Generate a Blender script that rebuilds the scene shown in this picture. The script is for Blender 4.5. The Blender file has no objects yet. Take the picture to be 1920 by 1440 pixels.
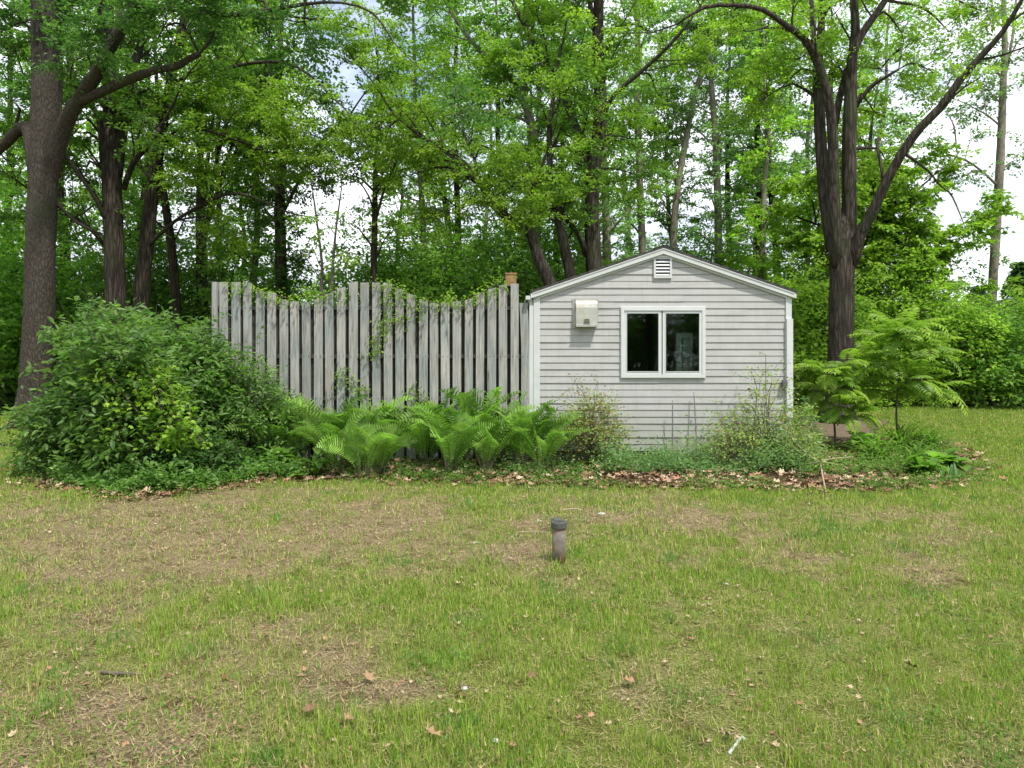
import bpy, math, random
import numpy as np
from mathutils import Vector

# ------------------------------------------------------------------ camera, world, sun, exposure
sc = bpy.context.scene
COL = sc.collection
F, CH, HY = 1371.0, 1.66, 660.0          # focal length in photo pixels, eye height, horizon row
cam = bpy.data.cameras.new('camera')
cam.sensor_width = 36; cam.lens = F/1920*36; cam.shift_y = -60/1920
cam.clip_start = .05; cam.clip_end = 2000
co = bpy.data.objects.new('camera', cam); COL.objects.link(co)
co.location = (0, 0, CH); co.rotation_euler = (math.radians(90), 0, 0)
sc.camera = co

SUN_EL, SUN_AZ = math.radians(62), math.radians(146)   # azimuth clockwise from +Y
w = bpy.data.worlds.new('World'); sc.world = w; w.use_nodes = True
nt = w.node_tree; nt.nodes.clear()
N = nt.nodes.new; L = nt.links.new
out = N('ShaderNodeOutputWorld'); bg = N('ShaderNodeBackground'); bg.inputs[1].default_value = .12
sky = N('ShaderNodeTexSky'); sky.sky_type = 'NISHITA'; sky.sun_disc = False
sky.sun_elevation = SUN_EL; sky.sun_rotation = SUN_AZ; sky.air_density = 1.0; sky.dust_density = .6
tc = N('ShaderNodeTexCoord'); mp = N('ShaderNodeMapping'); mp.inputs['Scale'].default_value = (1.3, 1.3, 2.6)
mp.inputs['Location'].default_value = (.35, .1, .2)
ns = N('ShaderNodeTexNoise'); ns.inputs['Scale'].default_value = 2.2; ns.inputs['Detail'].default_value = 7; ns.inputs['Roughness'].default_value = .55
rp = N('ShaderNodeValToRGB'); rp.color_ramp.elements[0].position = .30; rp.color_ramp.elements[1].position = .50
mx = N('ShaderNodeMix'); mx.data_type = 'RGBA'
ns2 = N('ShaderNodeTexNoise'); ns2.inputs['Scale'].default_value = 3.5; ns2.inputs['Detail'].default_value = 6
rp2 = N('ShaderNodeValToRGB')
rp2.color_ramp.elements[0].position = .3; rp2.color_ramp.elements[0].color = (5.0, 5.3, 6.1, 1)
rp2.color_ramp.elements[1].position = .65; rp2.color_ramp.elements[1].color = (8.2, 8.4, 8.9, 1)
L(tc.outputs['Generated'], mp.inputs[0]); L(mp.outputs[0], ns.inputs[0]); L(ns.outputs[0], rp.inputs[0])
L(mp.outputs[0], ns2.inputs[0]); L(ns2.outputs[0], rp2.inputs[0])
L(rp.outputs[0], mx.inputs[0]); L(sky.outputs[0], mx.inputs[6]); L(rp2.outputs[0], mx.inputs[7])
L(mx.outputs[2], bg.inputs[0]); L(bg.outputs[0], out.inputs[0])

sd = bpy.data.lights.new('sun', 'SUN'); sd.energy = 3.0; sd.angle = math.radians(3); sd.color = (1, .95, .86)
so = bpy.data.objects.new('sun', sd); COL.objects.link(so)
_d = Vector((math.sin(SUN_AZ)*math.cos(SUN_EL), math.cos(SUN_AZ)*math.cos(SUN_EL), math.sin(SUN_EL)))
so.rotation_euler = (-_d).to_track_quat('-Z', 'Y').to_euler(); so.location = _d*60
sc.view_settings.view_transform = 'Standard'; sc.view_settings.look = 'None'
sc.view_settings.exposure = 0.76; sc.view_settings.gamma = 1
sc.cycles.max_bounces = 6; sc.cycles.diffuse_bounces = 3; sc.cycles.glossy_bounces = 2
sc.cycles.transmission_bounces = 3; sc.cycles.transparent_max_bounces = 6

# ------------------------------------------------------------------ helpers
def P(px, py, d):
    return np.array(((px-960)/F*d, d, CH+(HY-py)/F*d))
def G(px, py):                              # ground point seen at that pixel
    d = F*CH/(py-HY)
    return np.array(((px-960)/F*d, d, 0.))
def nrm(v):
    v = np.asarray(v, float)
    return v/np.maximum(np.linalg.norm(v, axis=-1, keepdims=True), 1e-9)

class MB:
    """Collects vertices and faces of ONE mesh object."""
    def __init__(s): s.V = []; s.C = []; s.F = []; s.n = 0; s.M = []
    def add(s, V, Fc, col=None, mi=0):
        V = np.asarray(V, float).reshape(-1, 3); Fc = np.asarray(Fc, int)
        s.V.append(V)
        c = np.ones((len(V), 3))*(.5 if col is None else np.asarray(col, float))
        s.C.append(c); s.F.append(Fc+s.n); s.M.append(mi); s.n += len(V)
        return s
    def mesh(s, name, mats, smooth=False):
        me = bpy.data.meshes.new(name)
        if not s.V: return me
        V = np.concatenate(s.V); C = np.concatenate(s.C)
        me.vertices.add(len(V)); me.vertices.foreach_set('co', V.astype(np.float32).ravel())
        li = np.concatenate([f.ravel() for f in s.F]).astype(np.int32)
        sz = np.concatenate([np.full(len(f), f.shape[1]) for f in s.F])
        mi = np.concatenate([np.full(len(f), m) for f, m in zip(s.F, s.M)]).astype(np.int32)
        st = np.concatenate(([0], np.cumsum(sz)[:-1])).astype(np.int32)
        me.loops.add(len(li)); me.loops.foreach_set('vertex_index', li)
        me.polygons.add(len(sz)); me.polygons.foreach_set('loop_start', st)
        me.polygons.foreach_set('material_index', mi)
        me.polygons.foreach_set('use_smooth', np.full(len(sz), bool(smooth)))
        a = me.color_attributes.new('Col', 'FLOAT_COLOR', 'POINT')
        a.data.foreach_set('color', np.hstack([C, np.ones((len(C), 1))]).astype(np.float32).ravel())
        me.update(calc_edges=True)
        for m in (mats if isinstance(mats, (list, tuple)) else [mats]): me.materials.append(m)
        return me
    def build(s, name, mats, parent=None, smooth=False):
        o = bpy.data.objects.new(name, s.mesh(name, mats, smooth)); COL.objects.link(o)
        if parent is not None: o.parent = parent
        return o
    # shapes
    def box(s, x0, x1, y0, y1, z0, z1, col=None):
        V = [(x, y, z) for z in (z0, z1) for y in (y0, y1) for x in (x0, x1)]
        return s.add(V, [(0,2,3,1),(4,5,7,6),(0,1,5,4),(2,6,7,3),(0,4,6,2),(1,3,7,5)], col)
    def obox(s, p, q, wd, dp, col=None):
        """a board from p to q in a plane of constant Y, width wd across, depth dp in Y"""
        p = np.array(p, float); q = np.array(q, float); t = nrm(q-p); sd_ = np.array((-t[2], 0, t[0]))*wd/2; y = np.array((0, dp, 0))
        V = [p-sd_, p+sd_, q+sd_, q-sd_]; V = V+[v+y for v in V]
        return s.add(V, [(0,1,2,3),(7,6,5,4),(0,4,5,1),(1,5,6,2),(2,6,7,3),(3,7,4,0)], col)
    def extrude(s, poly, y0, y1, col=None):
        """a polygon in XZ pushed from y0 to y1"""
        n = len(poly)
        V = [(x, y0, z) for x, z in poly]+[(x, y1, z) for x, z in poly]
        s.add(V, [tuple(range(n))], col); k = s.n-2*n
        s.F[-1] = np.array([list(range(n))])+k
        s.F.append(np.array([list(range(2*n-1, n-1, -1))])+k); s.M.append(0)
        s.F.append(np.array([(i, n+i, n+(i+1) % n, (i+1) % n) for i in range(n)])+k); s.M.append(0)
        return s
    def tube(s, pts, rad, sides=6, col=None, cap=True, bump=0, rng=None):
        pts = np.asarray(pts, float); n = len(pts)
        rad = np.ones(n)*rad
        T = nrm(np.gradient(pts, axis=0))
        a = np.array((0, 1., 0)) if abs(T[0][1]) < .9 else np.array((1., 0, 0))
        U = np.zeros_like(pts); u = nrm(np.cross(T[0], a))
        for i in range(n):
            u = nrm(u-T[i]*np.dot(u, T[i])); U[i] = u
        Wv = np.cross(T, U)
        ang = np.arange(sides)/sides*2*np.pi
        R = rad[:, None]*np.ones(sides)
        if bump and rng is not None: R = R*(1+bump*rng.uniform(-1, 1, R.shape))
        V = pts[:, None]+R[..., None]*(np.cos(ang)[None, :, None]*U[:, None]+np.sin(ang)[None, :, None]*Wv[:, None])
        i, j = np.meshgrid(np.arange(n-1), np.arange(sides), indexing='ij'); jn = (j+1) % sides
        Fc = np.stack([i*sides+j, i*sides+jn, (i+1)*sides+jn, (i+1)*sides+j], -1).reshape(-1, 4)
        s.add(V.reshape(-1, 3), Fc, col)
        if cap:
            k = s.n-n*sides
            s.F.append(np.array([list(range(sides))[::-1]])+k); s.M.append(0)
            s.F.append(np.array([list(range((n-1)*sides, n*sides))])+k); s.M.append(0)
        return s
    def lathe(s, prof, c=(0, 0, 0), sides=24, col=None):
        ang = np.arange(sides)/sides*2*np.pi; n = len(prof)
        V = np.array([[(r*math.cos(a)+c[0], r*math.sin(a)+c[1], z+c[2]) for a in ang] for r, z in prof])
        Fc = [(i*sides+j, i*sides+(j+1) % sides, (i+1)*sides+(j+1) % sides, (i+1)*sides+j) for i in range(n-1) for j in range(sides)]
        return s.add(V.reshape(-1, 3), Fc, col)
    def scatter(s, TV, TF, pos, xd, nd, sc_, col, wsc=None, thin=False):
        """one copy of a leaf template per position, vectorised"""
        pos = np.asarray(pos, float); n = len(pos)
        if n == 0: return s
        TV = np.asarray(TV, float); TF = np.asarray(TF, int)
        x = nrm(xd); y = nrm(np.cross(nd, x)); z = np.cross(x, y)
        sc_ = np.ones(n)*sc_; ws = sc_ if wsc is None else np.ones(n)*wsc
        V = pos[:, None]+(TV[None, :, 0, None]*x[:, None]*sc_[:, None, None]
                          + TV[None, :, 1, None]*y[:, None]*ws[:, None, None]+TV[None, :, 2, None]*z[:, None]*(ws if thin else sc_)[:, None, None])
        k = len(TV)
        Fc = (TF[None]+np.arange(n)[:, None, None]*k).reshape(-1, TF.shape[1])
        c = np.repeat(np.asarray(col).reshape(-1, 3)*np.ones((n, 3)), k, axis=0)
        return s.add(V.reshape(-1, 3), Fc, c)

# leaf templates: x along the leaf, y across, z its normal
LEAF = ([(0,0,0),(.45,.30,.07),(1,0,-.08),(.45,-.30,.07)], [(0,2,1),(0,3,2)])
LEAF6 = ([(0,0,0),(.3,.2,.05),(.7,.17,.03),(1,0,-.1),(.7,-.17,.03),(.3,-.2,.05),(.5,0,-.01)],
         [(0,6,1),(1,6,2),(2,6,3),(3,6,4),(4,6,5),(5,6,0)])
MAPLE = ([(0,0,0),(.12,.42,-.04),(.38,.28,.03),(.62,.48,-.06),(.66,.18,.02),(1,0,-.1),(.66,-.18,.02),(.62,-.48,-.06),(.38,-.28,.03),(.12,-.42,-.04),(.4,0,.02)],
         [(0,10,1),(1,10,2),(2,10,3),(3,10,4),(4,10,5),(5,10,6),(6,10,7),(7,10,8),(8,10,9),(9,10,0)])
TWIG = ([(0,.5,0),(0,-.3,.4),(0,-.3,-.4),(.6,.3,.03),(.6,-.2,.3),(.6,-.2,-.2),(1,0,0)], [(0,1,4),(0,4,3),(1,2,5),(1,5,4),(2,0,3),(2,3,5),(3,4,6),(4,5,6),(5,3,6)])
BLADE = ([(0,.5,0),(0,-.5,0),(.5,.36,.05),(.5,-.36,.05),(.82,.2,-.02),(.82,-.2,-.02),(1,0,-.1)], None)

def set_props(o, label=None, cat=None, group=None, kind=None):
    for k, v in (('label', label), ('category', cat), ('group', group), ('kind', kind)):
        if v: o[k] = v
    return o
def thing(name, label, cat, loc=(0, 0, 0), rz=0, group=None):
    o = bpy.data.objects.new(name, None); COL.objects.link(o)
    o.location = tuple(loc); o.rotation_euler = (0, 0, rz); o.empty_display_size = .2
    return set_props(o, label, cat, group)
def copy_tree(o, parent=None):
    c = o.copy(); COL.objects.link(c); c.parent = parent
    for ch in list(o.children): copy_tree(ch, c)
    return c
def vnoise(x, y, s, seed=0):
    """smooth value noise 0..1"""
    x = np.asarray(x)/s+seed*17.3; y = np.asarray(y)/s+seed*9.1
    xi = np.floor(x); yi = np.floor(y); fx = x-xi; fy = y-yi
    fx = fx*fx*(3-2*fx); fy = fy*fy*(3-2*fy)
    def h(a, b):
        v = np.sin(a*127.1+b*311.7+seed*74.7)*43758.5453
        return v-np.floor(v)
    return (h(xi, yi)*(1-fx)+h(xi+1, yi)*fx)*(1-fy)+(h(xi, yi+1)*(1-fx)+h(xi+1, yi+1)*fx)*fy
def smooth_path(pts, rad, step=.35):
    """Catmull-Rom resample of a polyline with radii"""
    pts = np.asarray(pts, float); rad = np.asarray(rad, float)
    A = np.hstack([pts, rad[:, None]]); A = np.vstack([2*A[0]-A[1], A, 2*A[-1]-A[-2]]); o = []
    for i in range(1, len(A)-2):
        n = max(2, int(np.linalg.norm(A[i+1][:3]-A[i][:3])/step))
        for k in range(n):
            t = k/n; p0, p1, p2, p3 = A[i-1:i+3]
            o.append(.5*(2*p1+(p2-p0)*t+(2*p0-5*p1+4*p2-p3)*t*t+(3*p1-p0-3*p2+p3)*t**3))
    o.append(A[-2]); o = np.array(o)
    return o[:, :3], np.maximum(o[:, 3], .002)

# ------------------------------------------------------------------ materials
def mat(name, build):
    m = bpy.data.materials.new(name); m.use_nodes = True
    nt = m.node_tree; nt.nodes.clear()
    o = nt.nodes.new('ShaderNodeOutputMaterial')
    def node(t, **kw):
        n = nt.nodes.new('ShaderNode'+t)
        for k, v in kw.items():
            if hasattr(n, k): setattr(n, k, v)
            else: n.inputs[k.replace('_', ' ')].default_value = v
        return n
    s = build(node, nt.links.new)
    nt.links.new(s, o.inputs[0]); return m
def ramp(node, stops):
    r = node('ValToRGB'); e = r.color_ramp.elements
    while len(e) < len(stops): e.new(.5)
    for k, (p, c) in zip(e, stops): k.position = p; k.color = (*c, 1)
    return r
def coords(node, link, scale=(1, 1, 1), kind='Object'):
    t = node('TexCoord'); m = node('Mapping'); m.inputs['Scale'].default_value = scale
    link(t.outputs[kind], m.inputs[0]); return m.outputs[0]
def leaf_mat(name, trans=.48, rough=.45, spec=.35):
    def b(node, link):
        a = node('VertexColor', layer_name='Col'); oi = node('ObjectInfo')
        mr = node('MapRange'); mr.inputs[3].default_value = .82; mr.inputs[4].default_value = 1.18
        link(oi.outputs['Random'], mr.inputs[0])
        hs = node('HueSaturation'); link(mr.outputs[0], hs.inputs['Value']); link(a.outputs[0], hs.inputs['Color'])
        p = node('BsdfPrincipled', Roughness=rough); p.inputs['Specular IOR Level'].default_value = spec
        link(hs.outputs[0], p.inputs['Base Color'])
        t = node('BsdfTranslucent'); tm = node('Mix', data_type='RGBA', blend_type='MULTIPLY'); tm.inputs[0].default_value = 1
        link(hs.outputs[0], tm.inputs[6]); tm.inputs[7].default_value = (1.25, 1.5, .8, 1); link(tm.outputs[2], t.inputs[0])
        m = node('MixShader'); m.inputs[0].default_value = trans
        link(p.outputs[0], m.inputs[1]); link(t.outputs[0], m.inputs[2]); return m.outputs[0]
    return mat(name, b)
def attr_mat(name, rough=.85):
    def b(node, link):
        a = node('VertexColor', layer_name='Col'); p = node('BsdfPrincipled', Roughness=rough)
        p.inputs['Specular IOR Level'].default_value = .2
        link(a.outputs[0], p.inputs['Base Color']); return p.outputs[0]
    return mat(name, b)
def bark_mat(name, c0, c1, sx=24, sz=3.2, bump=1.0, crack=.78):
    def b(node, link):
        v = coords(node, link, (sx, sx, sz))
        n = node('TexNoise', Scale=1.0, Detail=8, Roughness=.65); link(v, n.inputs[0])
        vo = node('TexVoronoi', Scale=1.3, feature='DISTANCE_TO_EDGE'); 
        mxv = node('Mix', data_type='VECTOR'); mxv.inputs[0].default_value = .6
        link(v, mxv.inputs[4]); link(n.outputs[1], mxv.inputs[5]); link(mxv.outputs[1], vo.inputs[0])
        v2 = coords(node, link, (1.2, 1.2, .8)); n2 = node('TexNoise', Scale=1.5, Detail=4); link(v2, n2.inputs[0])
        r = ramp(node, [(.3, c0), (.7, c1)]); link(n.outputs[0], r.inputs[0])
        dk = ramp(node, [(.0, (1-crack,)*3), (.22, (1, 1, 1))]); link(vo.outputs[0], dk.inputs[0])
        mu = node('Mix', data_type='RGBA', blend_type='MULTIPLY'); mu.inputs[0].default_value = .8
        link(r.outputs[0], mu.inputs[6]); link(dk.outputs[0], mu.inputs[7])
        ms = node('Mix', data_type='RGBA'); r2 = ramp(node, [(.52, (0, 0, 0)), (.68, (.5, .5, .5))]); link(n2.outputs[0], r2.inputs[0])
        link(r2.outputs[0], ms.inputs[0]); link(mu.outputs[2], ms.inputs[6]); ms.inputs[7].default_value = (.055, .07, .035, 1)
        p = node('BsdfPrincipled', Roughness=.92); p.inputs['Specular IOR Level'].default_value = .15
        link(ms.outputs[2], p.inputs['Base Color'])
        ad = node('Math', operation='MULTIPLY'); link(n.outputs[0], ad.inputs[0]); link(dk.outputs[0], ad.inputs[1])
        bp = node('Bump', Strength=bump, Distance=.05); link(ad.outputs[0], bp.inputs['Height']); link(bp.outputs[0], p.inputs['Normal'])
        return p.outputs[0]
    return mat(name, b)
def plain(name, c, rough=.6, metal=0, nscale=30, namt=.15, bump=.1, stain=None):
    def b(node, link):
        v = coords(node, link); n = node('TexNoise', Scale=nscale, Detail=6); link(v, n.inputs[0])
        r = ramp(node, [(.3, tuple(x*(1-namt) for x in c)), (.7, tuple(min(1, x*(1+namt)) for x in c))]); link(n.outputs[0], r.inputs[0])
        p = node('BsdfPrincipled', Roughness=rough, Metallic=metal); colr = r.outputs[0]
        if stain:
            n2 = node('TexNoise', Scale=stain[0], Detail=5, Roughness=.6); link(v, n2.inputs[0])
            r2 = ramp(node, [(stain[2], (0, 0, 0)), (stain[2]+.18, (1, 1, 1))]); link(n2.outputs[0], r2.inputs[0])
            m = node('Mix', data_type='RGBA'); link(r2.outputs[0], m.inputs[0]); link(colr, m.inputs[6]); m.inputs[7].default_value = (*stain[1], 1); colr = m.outputs[2]
        link(colr, p.inputs['Base Color'])
        bp = node('Bump', Strength=bump, Distance=.01); link(n.outputs[0], bp.inputs['Height']); link(bp.outputs[0], p.inputs['Normal'])
        return p.outputs[0]
    return mat(name, b)
def siding(node, link):
    v = coords(node, link)
    n = node('TexNoise', Scale=2.2, Detail=6, Roughness=.65); v1 = coords(node, link, (1, 1, 2.5)); link(v1, n.inputs[0])
    r = ramp(node, [(.3, (.37, .368, .368)), (.75, (.455, .453, .453))]); link(n.outputs[0], r.inputs[0])
    v2 = coords(node, link, (7, 7, .9)); n2 = node('TexNoise', Scale=2, Detail=7, Roughness=.7); link(v2, n2.inputs[0])
    r2 = ramp(node, [(.46, (0, 0, 0)), (.75, (.7, .7, .7))]); link(n2.outputs[0], r2.inputs[0])
    m = node('Mix', data_type='RGBA'); link(r2.outputs[0], m.inputs[0]); link(r.outputs[0], m.inputs[6]); m.inputs[7].default_value = (.33, .33, .28, 1)
    sx = node('SeparateXYZ'); link(v, sx.inputs[0]); mz = node('MapRange'); mz.inputs[1].default_value = 1.0; mz.inputs[2].default_value = .15
    link(sx.outputs[2], mz.inputs[0]); ng = node('TexNoise', Scale=5, Detail=8, Roughness=.7); link(v, ng.inputs[0])
    mg = node('Math', operation='MULTIPLY'); link(mz.outputs[0], mg.inputs[0]); link(ng.outputs[0], mg.inputs[1])
    m_ = m; m = node('Mix', data_type='RGBA'); link(mg.outputs[0], m.inputs[0]); link(m_.outputs[2], m.inputs[6]); m.inputs[7].default_value = (.22, .24, .17, 1)
    v3 = coords(node, link, (3, 3, 90)); n3 = node('TexNoise', Scale=1, Detail=4); link(v3, n3.inputs[0])
    p = node('BsdfPrincipled', Roughness=.6); link(m.outputs[2], p.inputs['Base Color'])
    bp = node('Bump', Strength=.25, Distance=.004); link(n3.outputs[0], bp.inputs['Height'])
    n4 = node('TexNoise', Scale=1.6, Detail=1); link(v, n4.inputs[0])
    b2 = node('Bump', Strength=.3, Distance=.03); link(n4.outputs[0], b2.inputs['Height']); link(bp.outputs[0], b2.inputs['Normal'])
    link(b2.outputs[0], p.inputs['Normal']); return p.outputs[0]
def fencewood(node, link):
    oi = node('ObjectInfo'); t = node('TexCoord'); ad = node('VectorMath', operation='ADD')
    cx = node('CombineXYZ'); mu = node('Math', operation='MULTIPLY'); mu.inputs[1].default_value = 37
    link(oi.outputs['Random'], mu.inputs[0]); link(mu.outputs[0], cx.inputs[0]); link(mu.outputs[0], cx.inputs[2])
    link(t.outputs['Object'], ad.inputs[0]); link(cx.outputs[0], ad.inputs[1])
    mp = node('Mapping'); mp.inputs['Scale'].default_value = (30, 30, 1.6); link(ad.outputs[0], mp.inputs[0])
    n = node('TexNoise', Scale=1.4, Detail=8, Roughness=.68, Distortion=.4); link(mp.outputs[0], n.inputs[0])
    mp2 = node('Mapping'); mp2.inputs['Scale'].default_value = (11, 11, .8); link(ad.outputs[0], mp2.inputs[0])
    wv = node('TexWave', Scale=3.2, Distortion=5, Detail=3); link(mp2.outputs[0], wv.inputs[0])
    mp3 = node('Mapping'); mp3.inputs['Scale'].default_value = (2.5, 2.5, 1.1); link(ad.outputs[0], mp3.inputs[0])
    n2 = node('TexNoise', Scale=1.5, Detail=5); link(mp3.outputs[0], n2.inputs[0])
    r = ramp(node, [(.30, (.075, .07, .065)), (.42, (.28, .275, .26)), (.68, (.47, .47, .45))]); link(n.outputs[0], r.inputs[0])
    g = ramp(node, [(.35, (.72, .80, .82)), (.65, (1.06, 1.02, 1.0))]); link(n2.outputs[0], g.inputs[0])
    m = node('Mix', data_type='RGBA', blend_type='MULTIPLY'); m.inputs[0].default_value = 1; link(r.outputs[0], m.inputs[6]); link(g.outputs[0], m.inputs[7])
    wr = ramp(node, [(.0, (.42, .37, .33)), (.3, (1, 1, 1))]); link(wv.outputs[0], wr.inputs[0])
    m2 = node('Mix', data_type='RGBA', blend_type='MULTIPLY'); link(wr.outputs[0], m2.inputs[7]); link(m.outputs[2], m2.inputs[6])
    gt = node('Math', operation='MULTIPLY'); gt.inputs[1].default_value = .8; link(oi.outputs['Random'], gt.inputs[0]); link(gt.outputs[0], m2.inputs[0])
    hs = node('HueSaturation'); mr = node('MapRange'); mr.inputs[3].default_value = .85; mr.inputs[4].default_value = 1.15
    link(oi.outputs['Random'], mr.inputs[0]); link(mr.outputs[0], hs.inputs['Value']); link(m2.outputs[2], hs.inputs['Color'])
    p = node('BsdfPrincipled', Roughness=.85); link(hs.outputs[0], p.inputs['Base Color'])
    bp = node('Bump', Strength=.6, Distance=.006); link(n.outputs[0], bp.inputs['Height']); link(bp.outputs[0], p.inputs['Normal'])
    return p.outputs[0]
def lawn_sh(node, link):
    a = node('VertexColor', layer_name='Col'); v = coords(node, link)
    n = node('TexNoise', Scale=22, Detail=10, Roughness=.75); link(v, n.inputs[0])
    n2 = node('TexNoise', Scale=90, Detail=6, Roughness=.7); link(v, n2.inputs[0])
    straw = ramp(node, [(.36, (.05, .034, .02)), (.5, (.225, .17, .10)), (.66, (.43, .355, .21))]); link(n2.outputs[0], straw.inputs[0])
    gr = ramp(node, [(.36, (.04, .05, .012)), (.5, (.16, .19, .045)), (.66, (.36, .37, .11))]); link(n2.outputs[0], gr.inputs[0])
    sp = node('SeparateColor'); link(a.outputs[0], sp.inputs[0])
    ad = node('Math', operation='ADD'); sb = node('Math', operation='SUBTRACT'); sb.inputs[1].default_value = .5; link(n.outputs[0], sb.inputs[0])
    link(sp.outputs[0], ad.inputs[0]); link(sb.outputs[0], ad.inputs[1])
    r = ramp(node, [(.35, (0, 0, 0)), (.75, (1, 1, 1))]); link(ad.outputs[0], r.inputs[0])
    m1 = node('Mix', data_type='RGBA'); link(r.outputs[0], m1.inputs[0]); link(straw.outputs[0], m1.inputs[6]); link(gr.outputs[0], m1.inputs[7])
    n5 = node('TexNoise', Scale=4.5, Detail=9, Roughness=.7); link(v, n5.inputs[0]); r5 = ramp(node, [(.36, (.50, .42, .34)), (.5, (1, 1, 1)), (.7, (1.15, 1.1, 1))]); link(n5.outputs[0], r5.inputs[0])
    m = node('Mix', data_type='RGBA', blend_type='MULTIPLY'); m.inputs[0].default_value = .9; link(m1.outputs[2], m.inputs[6]); link(r5.outputs[0], m.inputs[7])
    p = node('BsdfPrincipled', Roughness=.95); p.inputs['Specular IOR Level'].default_value = .1; link(m.outputs[2], p.inputs['Base Color'])
    bp = node('Bump', Strength=1, Distance=.02); link(n2.outputs[0], bp.inputs['Height']); link(bp.outputs[0], p.inputs['Normal'])
    return p.outputs[0]
def soil(c0, c1, sc_=12):
    def b(node, link):
        v = coords(node, link); n = node('TexNoise', Scale=sc_, Detail=10, Roughness=.75); link(v, n.inputs[0])
        r = ramp(node, [(.3, c0), (.7, c1)]); link(n.outputs[0], r.inputs[0])
        p = node('BsdfPrincipled', Roughness=.95); p.inputs['Specular IOR Level'].default_value = .1; link(r.outputs[0], p.inputs['Base Color'])
        bp = node('Bump', Strength=1, Distance=.03); link(n.outputs[0], bp.inputs['Height']); link(bp.outputs[0], p.inputs['Normal'])
        return p.outputs[0]
    return b
def glass_sh(node, link):
    fr = node('Fresnel', IOR=1.5); g = node('BsdfGlossy', Roughness=.02); g.inputs[0].default_value = (.9, .95, .93, 1)
    t = node('BsdfTransparent'); t.inputs[0].default_value = (.7, .75, .73, 1)
    m = node('MixShader'); link(fr.outputs[0], m.inputs[0]); link(t.outputs[0], m.inputs[1]); link(g.outputs[0], m.inputs[2]); return m.outputs[0]
def shingle(node, link):
    v = coords(node, link, (1, 1, 1)); br = node('TexBrick', Scale=1)
    br.inputs['Color1'].default_value = (.05, .05, .048, 1); br.inputs['Color2'].default_value = (.085, .082, .075, 1); br.inputs['Mortar'].default_value = (.02, .02, .02, 1)
    br.inputs['Brick Width'].default_value = .3; br.inputs['Row Height'].default_value = .14; br.inputs['Mortar Size'].default_value = .008
    sp = node('SeparateXYZ'); cb = node('CombineXYZ'); link(v, sp.inputs[0]); link(sp.outputs[1], cb.inputs[0]); link(sp.outputs[0], cb.inputs[1]); link(cb.outputs[0], br.inputs[0])
    n = node('TexNoise', Scale=40, Detail=5); link(v, n.inputs[0]); m = node('Mix', data_type='RGBA', blend_type='MULTIPLY'); m.inputs[0].default_value = .6
    link(br.outputs[0], m.inputs[6]); link(n.outputs[1], m.inputs[7])
    p = node('BsdfPrincipled', Roughness=.95); link(m.outputs[2], p.inputs['Base Color']); return p.outputs[0]

M_leaf = leaf_mat('leaf'); M_fern = leaf_mat('fern_frond', .48, .5, .3); M_grass = leaf_mat('grass_blade', .3, .6, .2)
M_dry = attr_mat('dry_leaf'); M_bark = bark_mat('bark_dark', (.036, .03, .024), (.13, .108, .088))
M_barkA = bark_mat('bark_maple', (.042, .036, .03), (.115, .097, .08), 34, 12, .8, .5)
M_barkL = bark_mat('bark_pale', (.16, .135, .11), (.34, .30, .25), 20, 6, .5, .3)
M_twig = plain('twig_wood', (.11, .09, .065), .9)
M_sid = mat('vinyl_siding', siding); M_trim = plain('white_trim', (.55, .57, .57), .5, 0, 4, .06, .03, (1.8, (.42, .43, .38), .6))
M_wfr = plain('window_vinyl', (.58, .60, .60), .4, 0, 5, .04, .02)
M_fence = mat('weathered_wood', fencewood); M_back = plain('shaded_board', (.05, .045, .04), .9, 0, 20, .3, .3)  # shaded_board: shade behind the front boards put into a darker wood colour
M_lawn = mat('lawn_ground', lawn_sh); M_mulch = mat('mulch', soil((.035, .022, .015), (.15, .095, .06), 16))
M_floor = mat('forest_floor', soil((.03, .035, .014), (.12, .11, .05), 5)); M_dirt = mat('bare_dirt', soil((.07, .052, .038), (.22, .165, .115), 14))
M_glass = mat('window_glass', glass_sh); M_shing = mat('shingle', shingle)
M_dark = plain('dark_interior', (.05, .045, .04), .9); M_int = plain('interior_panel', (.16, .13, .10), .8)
M_conc = plain('concrete', (.36, .34, .32), .9, 0, 18, .2, .3, (3, (.2, .2, .16), .5))
M_hood = plain('hood_metal', (.50, .50, .46), .36, .5, 12, .12, .08, (5, (.50, .45, .30), .55))
M_black = plain('black_slot', (.015, .015, .015), .8)
M_pipe = plain('pipe_iron', (.17, .15, .125), .8, 0, 16, .45, .4, (7, (.20, .11, .06), .42))
M_cap = plain('pipe_cap', (.07, .075, .065), .8, 0, 40, .3, .4, (6, (.14, .15, .11), .55))
M_clay = plain('orange_block', (.28, .15, .075), .85, 0, 20, .25, .3)
M_stake = plain('stake_grey', (.17, .165, .16), .7); M_stick = plain('dead_stick', (.36, .28, .19), .85, 0, 25, .25, .2)
M_white = plain('white_litter', (.42, .43, .39), .8, 0, 60, .15, .3); M_cable = plain('cable_black', (.03, .03, .03), .6)
M_grey = plain('grey_box', (.12, .12, .12), .6)

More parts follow.
